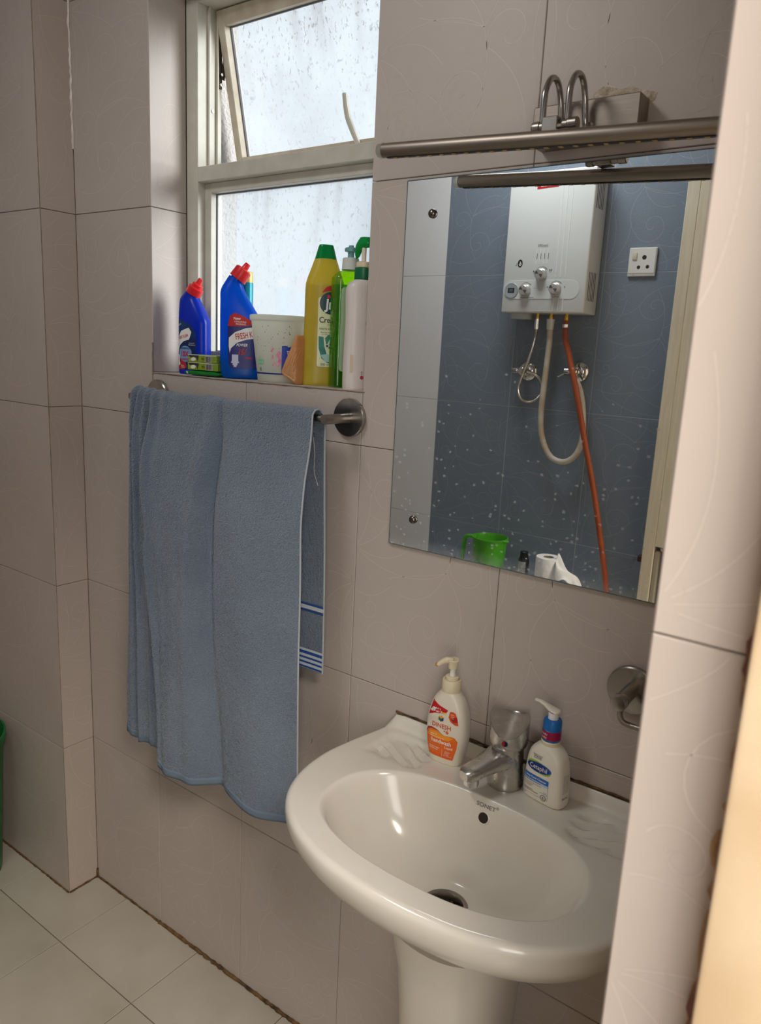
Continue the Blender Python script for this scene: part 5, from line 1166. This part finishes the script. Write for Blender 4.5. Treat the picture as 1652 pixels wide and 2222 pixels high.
# socket
so = thing('switched_socket', 'white three-pin switched socket on the blue wall beside the water heater', 'socket', (-.2755, YF, 1.8150), PI)
pt = obj('face_plate', join(bbox(-.043, .043, -.009, -.0004, -.043, .043, .0025, 2)), plastic('glossy_white_plate', (226, 226, 220), .15), so)
obj('inner_plate', bbox(-.0405, .0405, -.0102, -.0085, -.034, .0405, .0008, 1), MATS['glossy_white_plate'], pt)
obj('rocker_switch', bbox(.017, .031, -.0135, -.0095, .006, .028, .0015, 2), plastic('cream_switch', (214, 206, 190), .3), pt)
for x, z, r in ((-.006, .013, .0058), (.009, -.016, .0045), (-.0185, -.015, .0045)):
    o = obj('pin_hole', lathe([(r + .0010, .0102), (r + .0008, .0106), (r, .0104), (r, .0103), (.0001, .0103)], 22, '-y'), pm('pin_hole_dark', (30, 28, 26), .6), pt); o.location = (x, 0, z)
lettering('lettering', [('ELLE', .024, -.0395, .0034)], flat_map(-.0091), .0004, pm('plate_ink', (120, 118, 112), .5), pt)

# ---- things standing on the ledge
LZ0 = .7354
mug = thing('bath_mug', 'bright green plastic bath mug with a side handle, reflected low in the mirror', 'mug', (-.662, -1.255, LZ0))
M_MUG = thin('green_mug_plastic', (86, 190, 30), .25, .3)
obj('mug_body', lathe([(.049, 0), (.052, .002), (.060, .142), (.0635, .1435), (.0635, .1485), (.0605, .1490), (.0585, .142), (.0505, .004), (.001, .004)], 48), M_MUG, mug)
Ph = catmull([(-.055, 0, .134), (-.078, 0, .137), (-.096, 0, .132), (-.102, 0, .116), (-.104, 0, .08), (-.108, 0, .042)], 7)
obj('handle', tube(Ph, .0075, 12), M_MUG, mug)
obj('pouring_lip', loft([[(.058 + dx, w * math.cos(a), .1435 + .004 * math.sin(a)) for a in [2 * PI * j / 12 for j in range(12)]] for dx, w in ((0, .016), (.008, .013), (.014, .006))]), M_MUG, mug)
jar = thing('dark_bottle', 'small dark bottle with a pale label between the green mug and the paper roll', 'bottle', (-.524, -1.25, LZ0))
dj = obj('bottle_body', lathe([(.0165, 0), (.0185, .003), (.0185, .096), (.0150, .103), (.012, .106)], 28), plastic('dark_brown_glass', (30, 30, 34), .2), jar)
obj('bottle_cap', lathe([(.0140, .1055), (.0145, .107), (.0142, .1220), (.0125, .1235), (.001, .1236)], 28), plastic('black_cap', (24, 24, 28), .4), jar)
decal('label', [(-.015, .030), (.015, .030), (.015, .090), (-.015, .090)], cyl_map(.0185, PI), .0005, pm('pale_label', (196, 200, 198), .5, var=.8, vscale=160, col2=(120, 126, 130)), dj, .004)
roll = thing('paper_roll', 'white toilet paper roll standing on the ledge, reflected low in the mirror', 'toilet roll', (-.436, -1.25, LZ0))
M_PAPER = pm('tissue_paper', (232, 232, 228), .95, bump=.4, bscale=90, bdist=.003)
obj('paper', lathe([(.016, .0), (.0405, .0), (.041, .002), (.041, .1205), (.0400, .122), (.0185, .122), (.0180, .1215), (.0175, .004)], 44, 'z', False, False), M_PAPER, roll)
obj('cardboard_core', lathe([(.0182, .001), (.0182, .1215), (.0168, .1215), (.0168, .001)], 30, 'z', False, False), pm('brown_card', (176, 156, 128), .9), roll)
# loose sheet pulled from the roll
sh = thing('loose_tissue', 'crumpled white tissue lying beside the paper roll on the ledge', 'tissue', (-.362, -1.245, LZ0))
V = []; F = []; NX = 22; rr_ = random.Random(9)
for i in range(NX + 1):
    for j in range(NX + 1):
        u, v = i / NX, j / NX
        x = -.036 + .082 * u; y = -.035 + .07 * v
        z = .105 * (1 - u) ** .8 * (1 - .5 * (2 * v - 1) ** 2) + .010 * math.sin(9 * u + 4 * v) * (1 - .4 * u) + .006 * math.sin(17 * v + 6 * u) + .022
        V.append((x + .004 * math.sin(8 * v), y + .006 * math.sin(7 * u), max(.0008, z)))
for i in range(NX):
    for j in range(NX): a = i * (NX + 1) + j; F.append((a, a + 1, a + NX + 2, a + NX + 1))
tso = obj('tissue_sheet', (V, F), M_PAPER, sh); tso.modifiers.new('thickness', 'SOLIDIFY').thickness = .0006

# ---- bucket at the left edge of the view
bk = thing('plastic_bucket', 'dark green plastic bucket on the floor at the far left, beside the pilaster', 'bucket', (-1.489, -.247, 0.0006))
obj('bucket_wall', lathe([(.115, 0), (.118, .003), (.140, .40), (.148, .402), (.148, .42), (.142, .422), (.138, .40), (.114, .006), (.001, .006)], 48), plastic('dark_green_plastic', (28, 110, 52), .35), bk)
obj('bail_handle', tube([(-.148 * math.cos(a), .05 + .02 * math.sin(a), .410 + .0 * a) for a in [PI * i / 16 for i in range(17)]], .003, 8), M_STEEL, bk)
